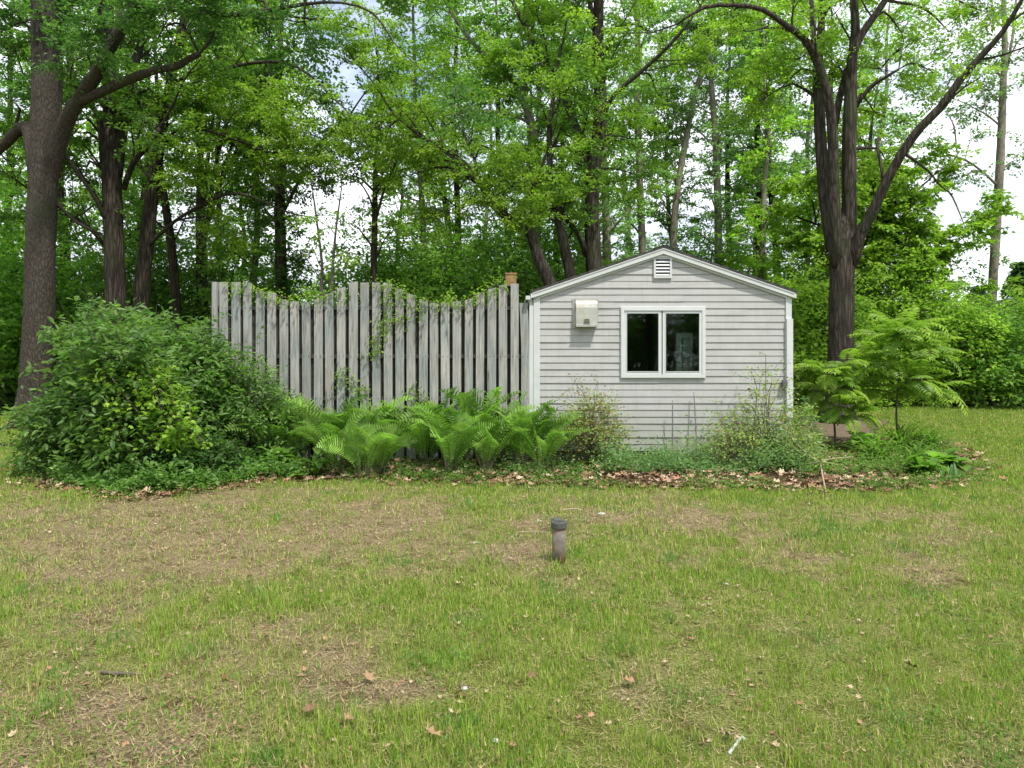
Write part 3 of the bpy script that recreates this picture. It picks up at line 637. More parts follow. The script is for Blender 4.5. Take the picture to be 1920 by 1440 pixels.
class Plant:
    def __init__(s, seed): s.r = np.random.default_rng(seed); s.wood = MB(); s.tb = []; s.td = []; s.tl = []
    def twig(s, base, dr, ln): s.tb.append(np.atleast_2d(base)); s.td.append(np.atleast_2d(dr)); s.tl.append(np.atleast_1d(ln))
    def branch(s, p, dr, Ln, r0, up=.25, tw=4, tl=(.35, .8), sides=4, depth=1, bend=.25, flat=.35):
        r = s.r; n = 6; pts = [np.array(p)]; d = nrm(dr); cur = d
        for i in range(n):
            cur = nrm(cur+r.normal(0, bend*.35, 3)+np.array((0, 0, up*.25 if i < 3 else -.08)))
            pts.append(pts[-1]+cur*Ln/n)
        pts = np.array(pts); s.wood.tube(pts, np.linspace(r0, max(.004, r0*.25), n+1), sides, cap=False)
        m = max(2, int(Ln*tw)); tt = np.sort(r.uniform(.32, 1, m)); tt[-1] = 1
        q = tt*n; i0 = np.minimum(q.astype(int), n-1); f = (q-i0)[:, None]
        base = pts[i0]*(1-f)+pts[i0+1]*f; T = nrm(pts[i0+1]-pts[i0])
        pr = rand_perp(r, T); pr[:, 2] *= flat; s.twig(base, nrm(T*.65+nrm(pr)), r.uniform(*tl, m))
        if depth > 0:
            for k in range(max(1, int(Ln*1.1))):
                i = r.integers(1, n); T1 = nrm(pts[i+1]-pts[i]); pp = rand_perp(r, T1); pp[2] *= .5
                s.branch(pts[i], nrm(T1*.7+pp), Ln*r.uniform(.35, .6), r0*.5, up, tw, tl, 3, depth-1, bend, flat)
        return pts
    def along(s, pts, rad, start=.3, spacing=.55, Ln=(1.2, 2.4), up=.3, out=1.0, **kw):
        r = s.r; seg = np.linalg.norm(np.diff(pts, axis=0), axis=1); cum = np.concatenate(([0], np.cumsum(seg))); tot = cum[-1]; a = start*tot
        while a < tot:
            i = min(np.searchsorted(cum, a, 'right')-1, len(seg)-1); f = (a-cum[i])/seg[i]
            p = pts[i]*(1-f)+pts[i+1]*f; T = nrm(pts[i+1]-pts[i]); pr = rand_perp(r, T)
            pr = nrm(pr+np.array((0, 0, .25)))
            s.branch(p, nrm(T*r.uniform(.2, .8)+pr*out+np.array((0, 0, up))), r.uniform(*Ln), min(rad[i]*.4, .035), up, **kw)
            a += spacing*r.uniform(.5, 1.5)
        s.branch(pts[-1], nrm(pts[-1]-pts[-3]), Ln[1], rad[-1]*.9, up, **kw)
    def leaves(s, key, size=(.07, .12), per=14, tmpl=LEAF, droop=.15, jitter=.5, warm=0, zmin=None, twigs=True, width=.1, keep=1.0, tint=1.0):
        r = s.r; B = np.concatenate(s.tb); Dd = nrm(np.concatenate(s.td)); Ls = np.concatenate(s.tl)
        if twigs: s.wood.scatter(*TWIG, B, Dd, rand_perp(r, Dd), Ls, (.5, .5, .5), np.full(len(B), .007), True)
        per = int(per*DENS); n = len(B)*per; idx = np.repeat(np.arange(len(B)), per); u = r.uniform(.15, 1.05, n); D_ = Dd[idx]
        side = nrm(np.cross(D_, np.tile((0, 0, 1.), (n, 1)))+1e-6)*np.where(r.random((n, 1)) < .5, 1, -1)
        pos = B[idx]+D_*(u*Ls[idx])[:, None]+side*(np.abs(r.normal(0, width, n)))[:, None]+r.normal(0, .035, (n, 3))
        pos[:, 2] -= droop*u*u*Ls[idx]
        xd = nrm(D_*.6+side*.8+r.normal(0, .4, (n, 3))+np.array((0, 0, -.25))); nd = np.array((0, 0, 1.))+r.normal(0, jitter, (n, 3))
        col = leafcol(r, n, key, warm, r.random((len(B), 1))[idx])*r.uniform(.78, 1.15, (len(B), 1))[idx]*tint
        if zmin is not None: k = pos[:, 2] > zmin; pos, xd, nd, col = pos[k], xd[k], nd[k], col[k]
        if keep < 1: k = r.random(len(pos)) < keep; pos, xd, nd, col = pos[k], xd[k], nd[k], col[k]
        mb = MB(); mb.scatter(*tmpl, pos, xd, nd, r.uniform(*size, len(pos))*LSZ, col); return mb

def hero_tree(name, label, d, limbs, seed, bark=None, key='maple', size=(.07, .12), per=14, clumps=(), group=None, cat='tree', base_flare=1.25, leaf_limbs=None, kw=None, start=.35, spacing=.55, Ln=(1.2, 2.4), trunk_extra=None, tw=4):
    """limbs: lists of (px, py, width_px[, depth offset]) in photo pixels, the first one is the trunk starting at the ground"""
    pl = Plant(seed); kw = kw or {}
    base = None; paths = []
    for li, lm in enumerate(limbs):
        pts = []; rad = []
        for q in lm:
            dd = d+(q[3] if len(q) > 3 else 0); pts.append(P(q[0], q[1], dd)); rad.append(q[2]/2/F*dd*math.cos(math.atan((q[0]-960)/F)))
        if li == 0:
            g = np.array(pts[0]); g[2] = -.05; base = g.copy(); base[2] = 0
            if pts[0][2] > .3: pts = [g, g+(np.array(pts[0])-g)*.12]+pts; rad = [rad[0]*base_flare*1.15, rad[0]*base_flare*.95]+rad
            else: pts[0] = g; rad[0] *= base_flare
        pp, rr = smooth_path(pts, rad, .3); paths.append((pp, rr))
    for li, (pp, rr) in enumerate(paths):
        pl.wood.tube(pp, rr, 14 if rr[0] > .12 else 8, bump=.045, rng=pl.r)
    for li, (pp, rr) in enumerate(paths):
        if leaf_limbs is not None and li not in leaf_limbs: continue
        pl.along(pp, rr, (max(start, .45) if li == 0 else start), spacing, Ln, tw=tw, **kw)
    for cl in clumps:                              # (px, py, r_px, depth offset, count)
        c = P(cl[0], cl[1], d+cl[3]); rad = cl[2]/F*(d+cl[3]); best = None
        for pp, rr in paths:
            q = pp[::2]; cost = np.linalg.norm(q-c, axis=1)+2.0*np.maximum(0, q[:, 2]-c[2]); k = int(np.argmin(cost))
            if best is None or cost[k] < best[0]: best = (cost[k], q[k], rr[::2][k])
        st = best[1]; mid = (st+c)/2+np.array((0, 0, .25))+pl.r.normal(0, .1, 3)
        bp, br = smooth_path([st, mid, c], [min(best[2]*.5, .05), .03, .012], .3); pl.wood.tube(bp, br, 5, cap=False)
        for k in range(cl[4]):
            v = nrm(pl.r.normal(size=3)); v[2] *= .45
            pl.branch(bp[-1-int(pl.r.integers(0, max(1, len(bp)//3)))], v+nrm(c-st)*.4, rad*pl.r.uniform(.6, 1.25), .012, .1, tw=tw+1, depth=1)
    root = thing(name, label, cat, base, 0, group)
    crown = pl.leaves(key, size, per, **{k: v for k, v in (trunk_extra or {}).items()})
    for mb, nm, m in ((pl.wood, 'trunk', bark or M_bark), (crown, 'crown', M_leaf)):
        for i in range(len(mb.V)): mb.V[i] = mb.V[i]-base
        mb.build(nm, m, root, nm == 'trunk')
    return root

# ------------------------------------------------------------------ big trees
DENS = 3.3; LSZ = 1.1
hero_tree('maple_tree', 'biggest grey trunk at the left edge with a thick limb low on each side', 16,
    [[(54,792,70),(60,760,65),(68,700,65),(73,600,62),(76,480,60),(80,350,58),(84,230,56),(84,120,53),(82,0,50),(80,-150,44),(85,-320,28)],
     [(84,400,24,.1),(96,318,38,0),(118,240,36,-.2),(150,185,30,-.5),(180,140,30,-.8),(200,100,26,-1.0),(232,48,25,-1.2),(258,5,22,-1.5),(285,-60,18,-1.8),(330,-140,12,-2)],
     [(150,190,24,-.5),(190,172,20,-.7),(240,150,20,-.9),(290,132,16,-1.1),(330,125,15,-1.2),(352,112,14,-1.3),(374,101,11,-1.4)],
     [(70,330,36),(50,238,26,.2),(20,258,24,.4),(-25,298,22,.6),(-80,310,18,.8)],
     [(90,420,16,.2),(100,330,22,.3),(106,240,20,.4),(109,120,20,.6),(110,0,20,.8),(118,-120,14,1)],
     [(255,22,14,-1.3),(300,16,12,-1.6),(370,22,12,-1.9),(440,28,10,-2.2),(500,20,9,-2.4),(570,8,7,-2.6),(640,5,5,-2.8),(700,25,4,-3.0),(735,75,2,-3.1)],
     [(112,275,8,0),(150,330,8,.2),(180,375,8,.4),(196,410,6,.6)],
     [(108,380,7,0),(140,415,7,.2),(192,440,6,.4)]],
    101, M_barkA, 'dark', (.06, .11), 15,
    [(150,110,55,-1.2,5),(215,70,65,-1.6,5),(60,50,60,2,5),(0,60,60,1.5,4),(400,60,70,-1.5,5),(150,20,60,1,4),(310,50,60,-2,4),(20,190,45,.5,3),(480,0,80,-2.5,6),(340,-30,80,-2,5),(570,40,70,-2.5,5)],
    start=.6, spacing=.8, leaf_limbs=(0, 1, 3, 5))
hero_tree('maple_tree', 'dark tree forking high up, second trunk from the left behind the large bush', 19,
    [[(222,700,48),(218,600,42),(214,480,40),(211,380,38),(209,290,38),(206,220,28),(204,130,26),(202,40,24),(204,-80,18),(206,-220,10)],
     [(218,330,24),(232,220,22,.2),(243,150,20,.3),(262,90,16,.4),(285,10,14,.5),(310,-80,9,.6)],
     [(196,320,18),(186,225,12,-.3),(165,190,12,-.5),(130,150,11,-.8),(95,110,9,-1)],
     [(198,410,12),(170,352,10,-.3),(135,310,9,-.6),(110,270,8,-.9)],
     [(232,355,12),(250,305,12,-.2),(275,278,10,-.4),(300,240,8,-.5)],
     [(196,460,9),(165,425,8,-.3),(120,395,7,-.6)],
     [(196,100,14),(189,40,15,.2),(187,-60,11,.4)]],
    102, M_bark, 'maple', (.07, .12), 14, [(150,250,60,-.5,4),(260,200,60,.5,5),(130,420,55,.8,4),(60,420,50,1,3),(310,200,50,.5,4),(160,330,40,.5,3)], start=.4, spacing=.6)
hero_tree('maple_tree', 'leaning dark trunk third from the left with a long branch reaching right', 20,
    [[(262,680,34),(264,580,32),(270,500,30),(279,420,28),(288,340,24),(299,270,22),(309,210,18),(320,150,18),(334,85,16),(348,20,14),(360,-80,9)],
     [(336,92,14),(352,65,14,-.3),(400,55,12,-.6),(440,38,10,-.8),(490,24,9,-1.0),(540,30,6,-1.2)],
     [(322,160,8),(350,142,8,-.3),(400,135,8,-.6),(460,120,7,-1),(530,117,6,-1.3),(580,140,5,-1.5),(625,185,4,-1.7)],
     [(284,380,8),(300,275,7,-.2),(330,262,7,-.4),(375,262,6,-.6)],
     [(270,470,8),(310,430,8,-.3),(350,400,7,-.5),(420,365,6,-.8),(470,368,5,-1),(520,390,4,-1.2)],
     [(300,270,7),(340,240,6,-.3),(390,245,6,-.6),(450,265,5,-.9),(500,285,4,-1.2)]],
    103, M_bark, 'bright', (.06, .11), 14, [(420,110,60,0,5),(520,200,60,-.5,5),(380,200,55,0,4),(470,300,50,-.5,4),(580,250,60,-.5,4),(420,420,45,0,2)], start=.3, spacing=.5, Ln=(1, 2.2))
hero_tree('slender_tree', 'slim curved trunk rising just right of the leaning dark trunk', 22,
    [[(332,640,20),(328,540,18),(320,450,17),(308,370,15),(300,300,12),(296,200,9),(290,80,6)]], 104, M_bark, 'maple', (.08, .13), 12, start=.45, spacing=.6)
hero_tree('slender_tree', 'dark trunk splitting into a fan of thin upright stems left of the fence end', 23,
    [[(378,640,24),(378,540,22),(377,460,20),(374,380,14),(376,300,12),(373,180,9),(368,40,6)],
     [(380,470,10),(392,400,10,.2),(402,320,8,.3),(430,210,7,.4),(450,100,5,.5)], [(384,440,9),(410,350,8,-.2),(440,260,6,-.4),(490,150,5,-.6),(500,110,4,-.7)],
     [(380,420,8),(388,320,8,.4),(398,230,6,.5),(420,120,5,.6)], [(384,420,7),(425,320,7,.4),(470,230,5,.5)]],
    105, M_bark, 'maple', (.08, .13), 12, start=.5, spacing=.7)
hero_tree('ivy_clad_tree', 'trunk wrapped in ivy standing behind the left half of the fence', 22,
    [[(528,660,26),(528,560,24),(526,460,22),(524,370,20),(530,280,16),(524,150,12),(528,20,9)], [(524,360,8),(500,320,7,.2),(470,300,6,.4)], [(530,400,8),(560,340,7,-.2),(590,280,6,-.4),(640,230,5,-.6)]],
    106, M_bark, 'dark', (.07, .12), 13, [(525,540,22,-.3,4),(540,480,24,-.3,4),(520,420,24,-.3,4),(535,360,28,-.3,4),(580,330,50,-.3,5),(500,260,55,0,5),(560,200,60,0,5),(480,360,40,0,3)], start=.35, spacing=.6)
for px, top, lab, sd_ in ((604, 420, 'thin bare stemmed sapling left of two against the bright sky gap behind the fence', 107), (624, 430, 'thin bare stemmed sapling right of two against the bright sky gap behind the fence', 108)):
    hero_tree('thin_tree', lab, 21, [[(px,660,9),(px-2,560,8),(px,500,6),(px+(6 if px > 610 else -8),430,4),(px+(14 if px > 610 else -16),370,3)]], sd_, M_barkL, 'maple', (.06, .09), 3, start=.6, spacing=.7, Ln=(.5, 1.2), tw=2.5)
hero_tree('slender_tree', 'slim straight dark trunk behind the middle of the fence', 21,
    [[(700,660,14),(699,560,13),(702,460,12),(703,360,10),(706,260,7),(708,150,5)], [(703,420,5),(722,350,5,-.2),(745,300,4,-.3)], [(702,370,5),(735,325,4,.2),(790,310,3,.4)]],
    109, M_bark, 'bright', (.07, .11), 12, [(690,240,55,0,5),(740,300,50,0,4),(660,330,45,0,3),(760,220,45,0,3)], start=.45, spacing=.5, Ln=(.9, 1.9))
hero_tree('leaning_tree', 'arching limb leaning far to the left between the fence and the shed roof', 19,
    [[(1040,600,26),(1030,530,24),(1008,480,22),(995,440,18),(965,415,17),(935,395,15),(905,350,14),(872,310,13),(840,285,11),(800,262,9),(770,240,7),(740,215,5)],
     [(905,350,6),(890,300,6,.3),(870,250,5,.5),(860,200,4,.7)], [(965,415,6),(1000,350,6,-.3),(1020,300,4,-.5)]],
    110, M_bark, 'bright', (.06, .10), 14, [(800,270,60,0,6),(730,240,55,0,5),(880,330,55,-.3,5),(960,350,55,-.5,5),(850,400,50,0,4),(1000,400,40,-.6,4),(760,330,45,0,3),(920,280,50,0,4)], start=.35, spacing=.45, Ln=(1, 2))
hero_tree('slender_tree', 'dark slanting trunk just left of the thick trunk behind the shed roof', 21,
    [[(1075,600,24),(1070,520,22),(1058,460,20),(1045,400,16),(1035,340,13),(1030,260,10),(1040,150,7)]], 111, M_bark, 'maple', (.07, .12), 13, start=.5, spacing=.55)
hero_tree('maple_tree', 'tall thick trunk behind the shed left of its roof peak', 22,
    [[(1118,640,34),(1117,540,33),(1112,470,31),(1110,390,27),(1113,320,26),(1124,240,26),(1126,180,24),(1121,110,22),(1122,40,20),(1124,-60,16),(1130,-180,9)],
     [(1106,330,16),(1096,290,15,.2),(1075,230,14,.4),(1050,160,13,.6),(1020,110,12,.8),(990,60,9,1),(960,0,7,1.1)],
     [(1112,310,9),(1098,265,9,.6),(1080,230,8,.8)],
     [(1132,215,10),(1150,180,9,-.3),(1195,140,8,-.6),(1240,100,7,-.9),(1285,50,6,-1.2),(1320,0,4,-1.4)],
     [(1100,480,12),(1085,440,10,-.3),(1060,410,8,-.5),(1040,385,6,-.7)],
     [(1118,60,10),(1108,20,10,-.2),(1100,-60,7,-.4)]],
    112, M_bark, 'bright', (.07, .12), 14, [(1050,320,60,1,6),(1130,350,60,1,6),(1200,330,55,1,5),(1000,300,55,.5,5),(1090,400,45,1,4),(1180,260,55,0,5),(950,120,70,1,6),(1010,40,70,1,5),(1060,130,60,.5,4),(1220,60,65,.8,5),(1230,170,50,.8,4)], start=.4, spacing=.55)
hero_tree('maple_tree', 'greyish limb slanting up left, in the woods above the right end of the fence', 24,
    [[(1008,620,18),(1006,500,17),(1006,400,16),(1005,300,15),(1000,240,14),(985,200,13),(970,165,12),(940,130,10),(905,100,9),(870,60,7),(845,20,5)],
     [(1003,290,8),(1010,220,8,.3),(1012,150,7,.5),(1018,60,5,.7)], [(1000,235,7),(960,215,6,-.3),(900,208,5,-.6),(840,215,4,-.9)],[(1003,350,7),(992,250,7,.5),(985,130,6,.8)]],
    113, M_barkL, 'maple', (.08, .13), 12, [(880,60,60,0,4),(920,180,55,-.4,5),(980,110,55,.5,4)], start=.4, spacing=.6)
hero_tree('poplar_tree', 'pale straight trunk behind the left slope of the shed roof', 28,
    [[(1204,640,15),(1205,540,15),(1204,460,14),(1201,380,13),(1198,300,13),(1194,200,12),(1196,100,10),(1192,-40,7)]], 114, M_barkL, 'pale', (.09, .14), 12, [(1190,230,50,0,5),(1150,420,40,0,3),(1195,330,45,0,4)], start=.35, spacing=.7)
hero_tree('poplar_tree', 'pale trunk leaning right above the shed roof peak', 28,
    [[(1262,620,16),(1262,500,15),(1264,420,14),(1272,340,12),(1285,270,12),(1298,200,10),(1310,150,9),(1335,90,7),(1360,30,5)], [(1300,190,6),(1322,130,5,.3),(1345,80,4,.5)]],
    115, M_barkL, 'pale', (.09, .14), 11, [(1310,60,50,0,4),(1270,180,45,0,4)], start=.4, spacing=.6)
hero_tree('poplar_tree', 'dark ivy covered trunk, left of the pair behind the right slope of the roof', 29,
    [[(1416,640,16),(1418,540,16),(1420,440,15),(1424,360,13),(1420,260,11),(1425,140,8),(1428,20,5)]], 116, M_bark, 'pale', (.09, .14), 12, [(1415,420,30,-.4,4),(1425,350,35,-.4,4),(1400,290,50,0,5),(1440,220,50,0,5),(1410,150,55,0,5),(1430,60,55,0,5),(1380,380,35,0,3)], start=.3, spacing=.6)
hero_tree('poplar_tree', 'dark leafy trunk, right of the pair behind the right slope of the roof', 29,
    [[(1462,640,14),(1458,540,14),(1454,440,14),(1446,360,12),(1438,260,10),(1445,140,7)]], 117, M_bark, 'pale', (.09, .14), 12, [(1480,400,40,-.4,4),(1470,320,40,-.4,4),(1455,120,50,0,4)], start=.3, spacing=.6)
hero_tree('locust_tree', 'large dark forked tree right of the shed with four spreading limbs', 17,
    [[(1568,792,60),(1572,750,54),(1576,680,50),(1577,600,50),(1578,540,48),(1579,490,50),(1580,455,44),(1583,425,30),(1585,400,12)],
     [(1582,500,34,-.05),(1592,440,30),(1592,360,29),(1592,280,28),(1594,200,26),(1597,120,20),(1604,60,18),(1600,-20,14),(1605,-120,9)],
     [(1570,500,30,-.05),(1565,430,27,-.2),(1562,350,24,-.3),(1562,280,21,-.4),(1556,200,19,-.5),(1545,150,17,-.6),(1528,105,16,-.7),(1505,70,14,-.8),(1470,45,11,-.9),(1430,18,10,-1),(1380,10,8,-1.1),(1320,14,7,-1.2),(1270,45,4,-1.3)],
     [(1560,470,22,.3),(1548,380,24,.5),(1541,300,23,.6),(1536,210,21,.7),(1534,120,18,.8),(1540,40,14,.9),(1535,-60,10,1)],
     [(1596,495,30,-.1),(1612,440,24,-.3),(1635,400,22,-.5),(1660,345,20,-.7),(1690,290,19,-.9),(1725,240,18,-1.1),(1765,200,18,-1.3),(1800,150,16,-1.5),(1840,105,14,-1.7),(1880,60,12,-1.9),(1910,10,9,-2.1),(1950,-60,6,-2.3)],
     [(1528,108,12,-.7),(1524,50,11,-.6),(1520,-20,9,-.5)],
     [(1594,150,20,.0),(1602,95,17,-.1),(1625,50,15,-.2),(1660,0,13,-.3),(1680,-60,9,-.4)],
     [(1562,250,16,.2),(1575,180,14,.3),(1588,130,12,.4)],
     [(1605,200,9,.1),(1630,165,9,0),(1660,145,7,-.2),(1685,130,5,-.3)],
     [(1658,345,8,-.7),(1650,300,7,-.6),(1642,260,6,-.5)],
     [(1700,290,7,-1),(1740,320,5,-1.1),(1760,345,4,-1.2),(1785,365,3,-1.3)]],
    118, M_bark, 'bright', (.055, .10), 16, [(1500,110,55,.8,6),(1440,180,55,1,6),(1480,150,50,1,4),(1650,130,60,.8,6),(1690,60,60,.8,6),(1640,210,45,.8,4),(1740,130,60,1,5),(1400,60,60,1,4),(1660,300,40,.8,3),(1560,30,60,1,5),(1780,60,60,1.5,4),(1590,320,30,1,2),(1840,20,60,1.5,3),(1530,180,40,1.2,3),(1350,30,50,1,3)],
    base_flare=1.5, start=.55, spacing=1.0, leaf_limbs=(1, 2, 3, 4, 6), Ln=(.9, 1.8))
hero_tree('poplar_tree', 'tall bare pale trunk at the far right against the open sky', 25,
    [[(1858,640,20),(1860,560,19),(1866,460,19),(1872,360,18),(1877,270,17),(1880,180,15),(1884,80,12),(1880,-40,9)],
     [(1872,350,6),(1840,320,5,-.3),(1810,300,5,-.5),(1780,290,4,-.8)], [(1880,170,6),(1900,60,6,.3),(1905,0,5,.4)], [(1874,235,4),(1850,215,4,-.2),(1830,205,3,-.3)], [(1866,420,3),(1840,415,3,-.2),(1815,440,2,-.3)]],
    119, M_barkL, 'pale', (.08, .13), 9, [(1810,330,45,-.4,4),(1780,220,40,-.4,3),(1850,200,50,0,4),(1905,300,30,0,3),(1830,120,60,0,5),(1900,120,50,0,3),(1760,340,30,-.5,2),(1860,40,50,0,4)], start=.7, spacing=1.2)
hero_tree('linden_tree', 'dense bright green broadleaf tree behind the big forked tree, its edge against the sky', 24,
    [[(1640,700,26),(1640,600,24),(1636,500,22),(1634,400,18),(1630,320,12),(1632,260,8)], [(1640,480,10),(1690,470,9,0),(1730,455,7,0),(1780,435,4,0)], [(1638,420,9),(1680,390,7,0),(1715,360,5,0)], [(1640,520,9),(1700,520,8,0),(1750,535,5,0)], [(1636,460,9),(1580,440,7,0),(1530,420,5,0)]],
    120, M_bark, 'bright', (.10, .16), 15, [(1640,330,55,-.5,8),(1690,380,50,-.5,8),(1710,440,50,-.5,8),(1620,420,60,-.8,8),(1560,400,55,-.5,8),(1740,460,35,-.3,6),(1680,500,55,-.6,8),(1530,480,50,-.5,6),(1600,500,55,-.8,8),(1735,525,35,-.3,5),(1600,300,45,0,6),(1510,360,40,0,5)], start=.3, spacing=.45, Ln=(1, 1.8), tw=5)

# ------------------------------------------------------------------ trees of the woods behind
def wood_tree(seed, H, key, bark, size, slim):
    r = np.random.default_rng(seed); pl = Plant(seed+500)
    z = np.linspace(0, H, 9); x = np.cumsum(r.normal(0, .16, 9)); y = np.cumsum(r.normal(0, .16, 9)); x -= x[0]; y -= y[0]
    pp, rr = smooth_path(np.stack([x, y, z-.05], -1), np.linspace(.17, .03, 9)*(H/16), .5)
    pl.wood.tube(pp, rr, 8, bump=.05, rng=r)
    zc = H*.13; a = r.uniform(0, 6)
    while zc < H*.97:
        k = np.argmin(abs(pp[:, 2]-zc)); t = zc/H; a += 2.4+r.normal(0, .4)
        Ln = (2.6*(1-.55*t) if not slim else 1.7)*r.uniform(.7, 1.2)*(.6 if t < .25 else 1)
        pl.branch(pp[k], (math.cos(a), math.sin(a), r.uniform(.2, .9)), Ln, rr[k]*.35, .5, tw=4.2, tl=(.35, .85), depth=1, bend=.3)
        zc += r.uniform(.22, .5)*H/16
    crown = pl.leaves(key, size, 9, tint=1.32)
    root = thing('woodland_tree', WOODLAB, 'tree', (0, 0, 0), 0, 'trees of the woods behind the fence and shed')
    pl.wood.build('trunk', bark, root, True); crown.build('crown', M_leaf, root); return root
WOODLAB = 'leafy green tree of the woods around the fence and shed'
protos = [wood_tree(1, 17, 'maple', M_bark, (.09, .145), 0), wood_tree(2, 19, 'bright', M_bark, (.09, .145), 0), wood_tree(3, 18, 'pale', M_barkL, (.09, .145), 1),
          wood_tree(4, 16, 'maple', M_bark, (.10, .16), 1), wood_tree(5, 20, 'maple', M_bark, (.09, .145), 0), wood_tree(6, 15, 'bright', M_barkL, (.10, .16), 1)]
rw = random.Random(8); used = [False]*6
WOOD = [(30,24,0),(150,26,1),(290,25,3),(420,27,0),(480,25,5),(1420,27,5),(800,25,5),(860,27,0),(930,26,1),(1060,27,3),(1140,26,2),(1240,30,3),(1340,28,2),(1370,31,4),(1500,30,2),(1560,29,0),
        (-60,28,4),(90,32,0),(220,31,4),(450,34,3),(760,33,3),(830,34,4),(900,33,2),(1000,34,0),(1180,36,2),(1430,35,3),(1620,34,2),
        (260,42,3),(1100,43,4),(-150,24,1),(2010,26,2),(2080,31,0),(-260,33,0),(200,-330,1),(900,-350,4),(1500,-340,0),(1200,-300,4),(700,-400,0),(-200,-360,4),(1800,-380,1),(500,-480,4),(1000,-500,0),(1400,-460,4),(100,-500,1),(2000,-520,0),(-400,-480,4),(2300,-400,4),(800,-600,4),(1250,-620,1)]
for px, d, k in WOOD:
    o = protos[k] if not used[k] else copy_tree(protos[k]); used[k] = True
    if d < 0: px, d = 960+(px-960)*-1, d/20  # negative depth: unseen trees added behind the camera to darken the window reflection
    o.location = ((px-960)/F*abs(d)*(1 if d > 0 else .8), d+rw.uniform(-.6, .6), 0); o.rotation_euler.z = rw.uniform(0, 6.28); s = rw.uniform(.85, 1.12); o.scale = (s, s, s*rw.uniform(.9, 1.1))

# ------------------------------------------------------------------ shrubs
DENS = 1.25; LSZ = 1.0
def shrub(name, label, cat, loc, rx, ry, h, seed, key='bush', nst=14, ntw=900, size=(.05, .08), per=12, tmpl=LEAF, tl=(.2, .45), z0=.05, lump=.3, width=.05, inner=.45, group=None, keep=1.0, build=True, warm=0, droop=.25, tint=1.0, wood=None, wr=.014, shoots=0):
    pl = Plant(seed); r = pl.r; ph = r.uniform(0, 6.28, 12)
    def rad(v): return 1+lump*(.5*np.sin(v[:, 0]*4+ph[0]+v[:, 2]*3)+.35*np.sin(v[:, 1]*5+ph[1]+v[:, 0]*3)+.3*np.sin(v[:, 2]*7+ph[2])+.25*np.sin(v[:, 0]*11+ph[3]+v[:, 1]*8))
    v = nrm(r.normal(size=(ntw, 3))); v[:, 2] = np.abs(v[:, 2])*1.0-.15; v = nrm(v)
    q = rad(v)*(inner+(1-inner)*r.random(ntw)**.6)
    p = np.stack([v[:, 0]*rx*q, v[:, 1]*ry*q, h*(.42+.58*v[:, 2]*q)*1.0], -1)
    low = r.random(ntw) < .25; p[low, 2] *= r.uniform(.1, .8, low.sum()); p[:, 2] = np.maximum(p[:, 2], z0)
    dr = nrm(v*np.array((1, 1, .5))+r.normal(0, .55, (ntw, 3))+np.array((0, 0, .12)))
    pl.twig(p, dr, r.uniform(*tl, ntw))
    for k in range(shoots):
        i = r.integers(0, ntw); v_ = p[i]; o_ = nrm(np.array((v_[0]/rx, v_[1]/ry, .5+v_[2]/h))+r.normal(0, .25, 3)); Ls_ = r.uniform(.35, .75)
        a, c = smooth_path([v_, v_+o_*Ls_*.5+np.array((0, 0, .06)), v_+o_*Ls_], [.005, .004, .002], .07); pl.wood.tube(a, c, 3, cap=False)
        pl.twig(a, rand_perp(r, np.tile(o_, (len(a), 1)))+o_*.5, r.uniform(.1, .2, len(a)))
    for k in range(nst):
        t = p[r.integers(0, ntw)]; b0 = np.array((r.normal(0, rx*.12), r.normal(0, ry*.12), -.02)); m = (b0+t)/2+np.array((0, 0, t[2]*.28))
        a, c = smooth_path([b0, m*np.array((.7, .7, 1)), t], [wr, wr*.7, .004], .15); pl.wood.tube(a, c, 5, cap=False)
    root = thing(name, label, cat, loc, 0, group); crown = pl.leaves(key, size, per, tmpl, droop=droop, zmin=.01, width=width, keep=keep, warm=warm, tint=tint)
    pl.wood.build('stems', wood or M_twig, root, True); crown.build('foliage', M_leaf, root); return root

# the big bush and its neighbours
shrub('large_bush', 'large dense arching bush left of the fence, in front of the big trunk', 'bush', (-5.05, 9.9, 0), .9, .75, 1.75, 201, 'bush', 44, 1800, (.085, .14), 9, LEAF6, (.25, .7), lump=.75, width=.045, inner=.38, shoots=90)
shrub('leafy_shrub', 'taller loose shrub against the white end post of the fence', 'bush', (wx(405), 10.3, 0), .5, .4, 1.9, 202, 'bush', 12, 620, (.07, .11), 9, LEAF6, (.2, .4), lump=.4, shoots=20)
shrub('leafy_shrub', 'feathery shrub in front of the left fence boards above the ferns', 'bush', (wx(490), 10.35, 0), .46, .35, 1.5, 203, 'bush', 9, 480, (.05, .08), 10, LEAF6, (.2, .35), lump=.4)
shrub('leafy_shrub', 'low spreading shrub with pointed leaves at the left foot of the large bush', 'bush', (-6.05, 10.0, 0), .32, .35, 1.15, 204, 'bush', 9, 420, (.07, .11), 9, LEAF6, (.2, .45), lump=.4)
shrub('low_bush', 'dark low leafy bush right of the large bush, left of the ferns', 'bush', (wx(435), 9.55, 0), .6, .4, .55, 205, 'dark', 6, 420, (.05, .09), 9, LEAF6, (.12, .28))
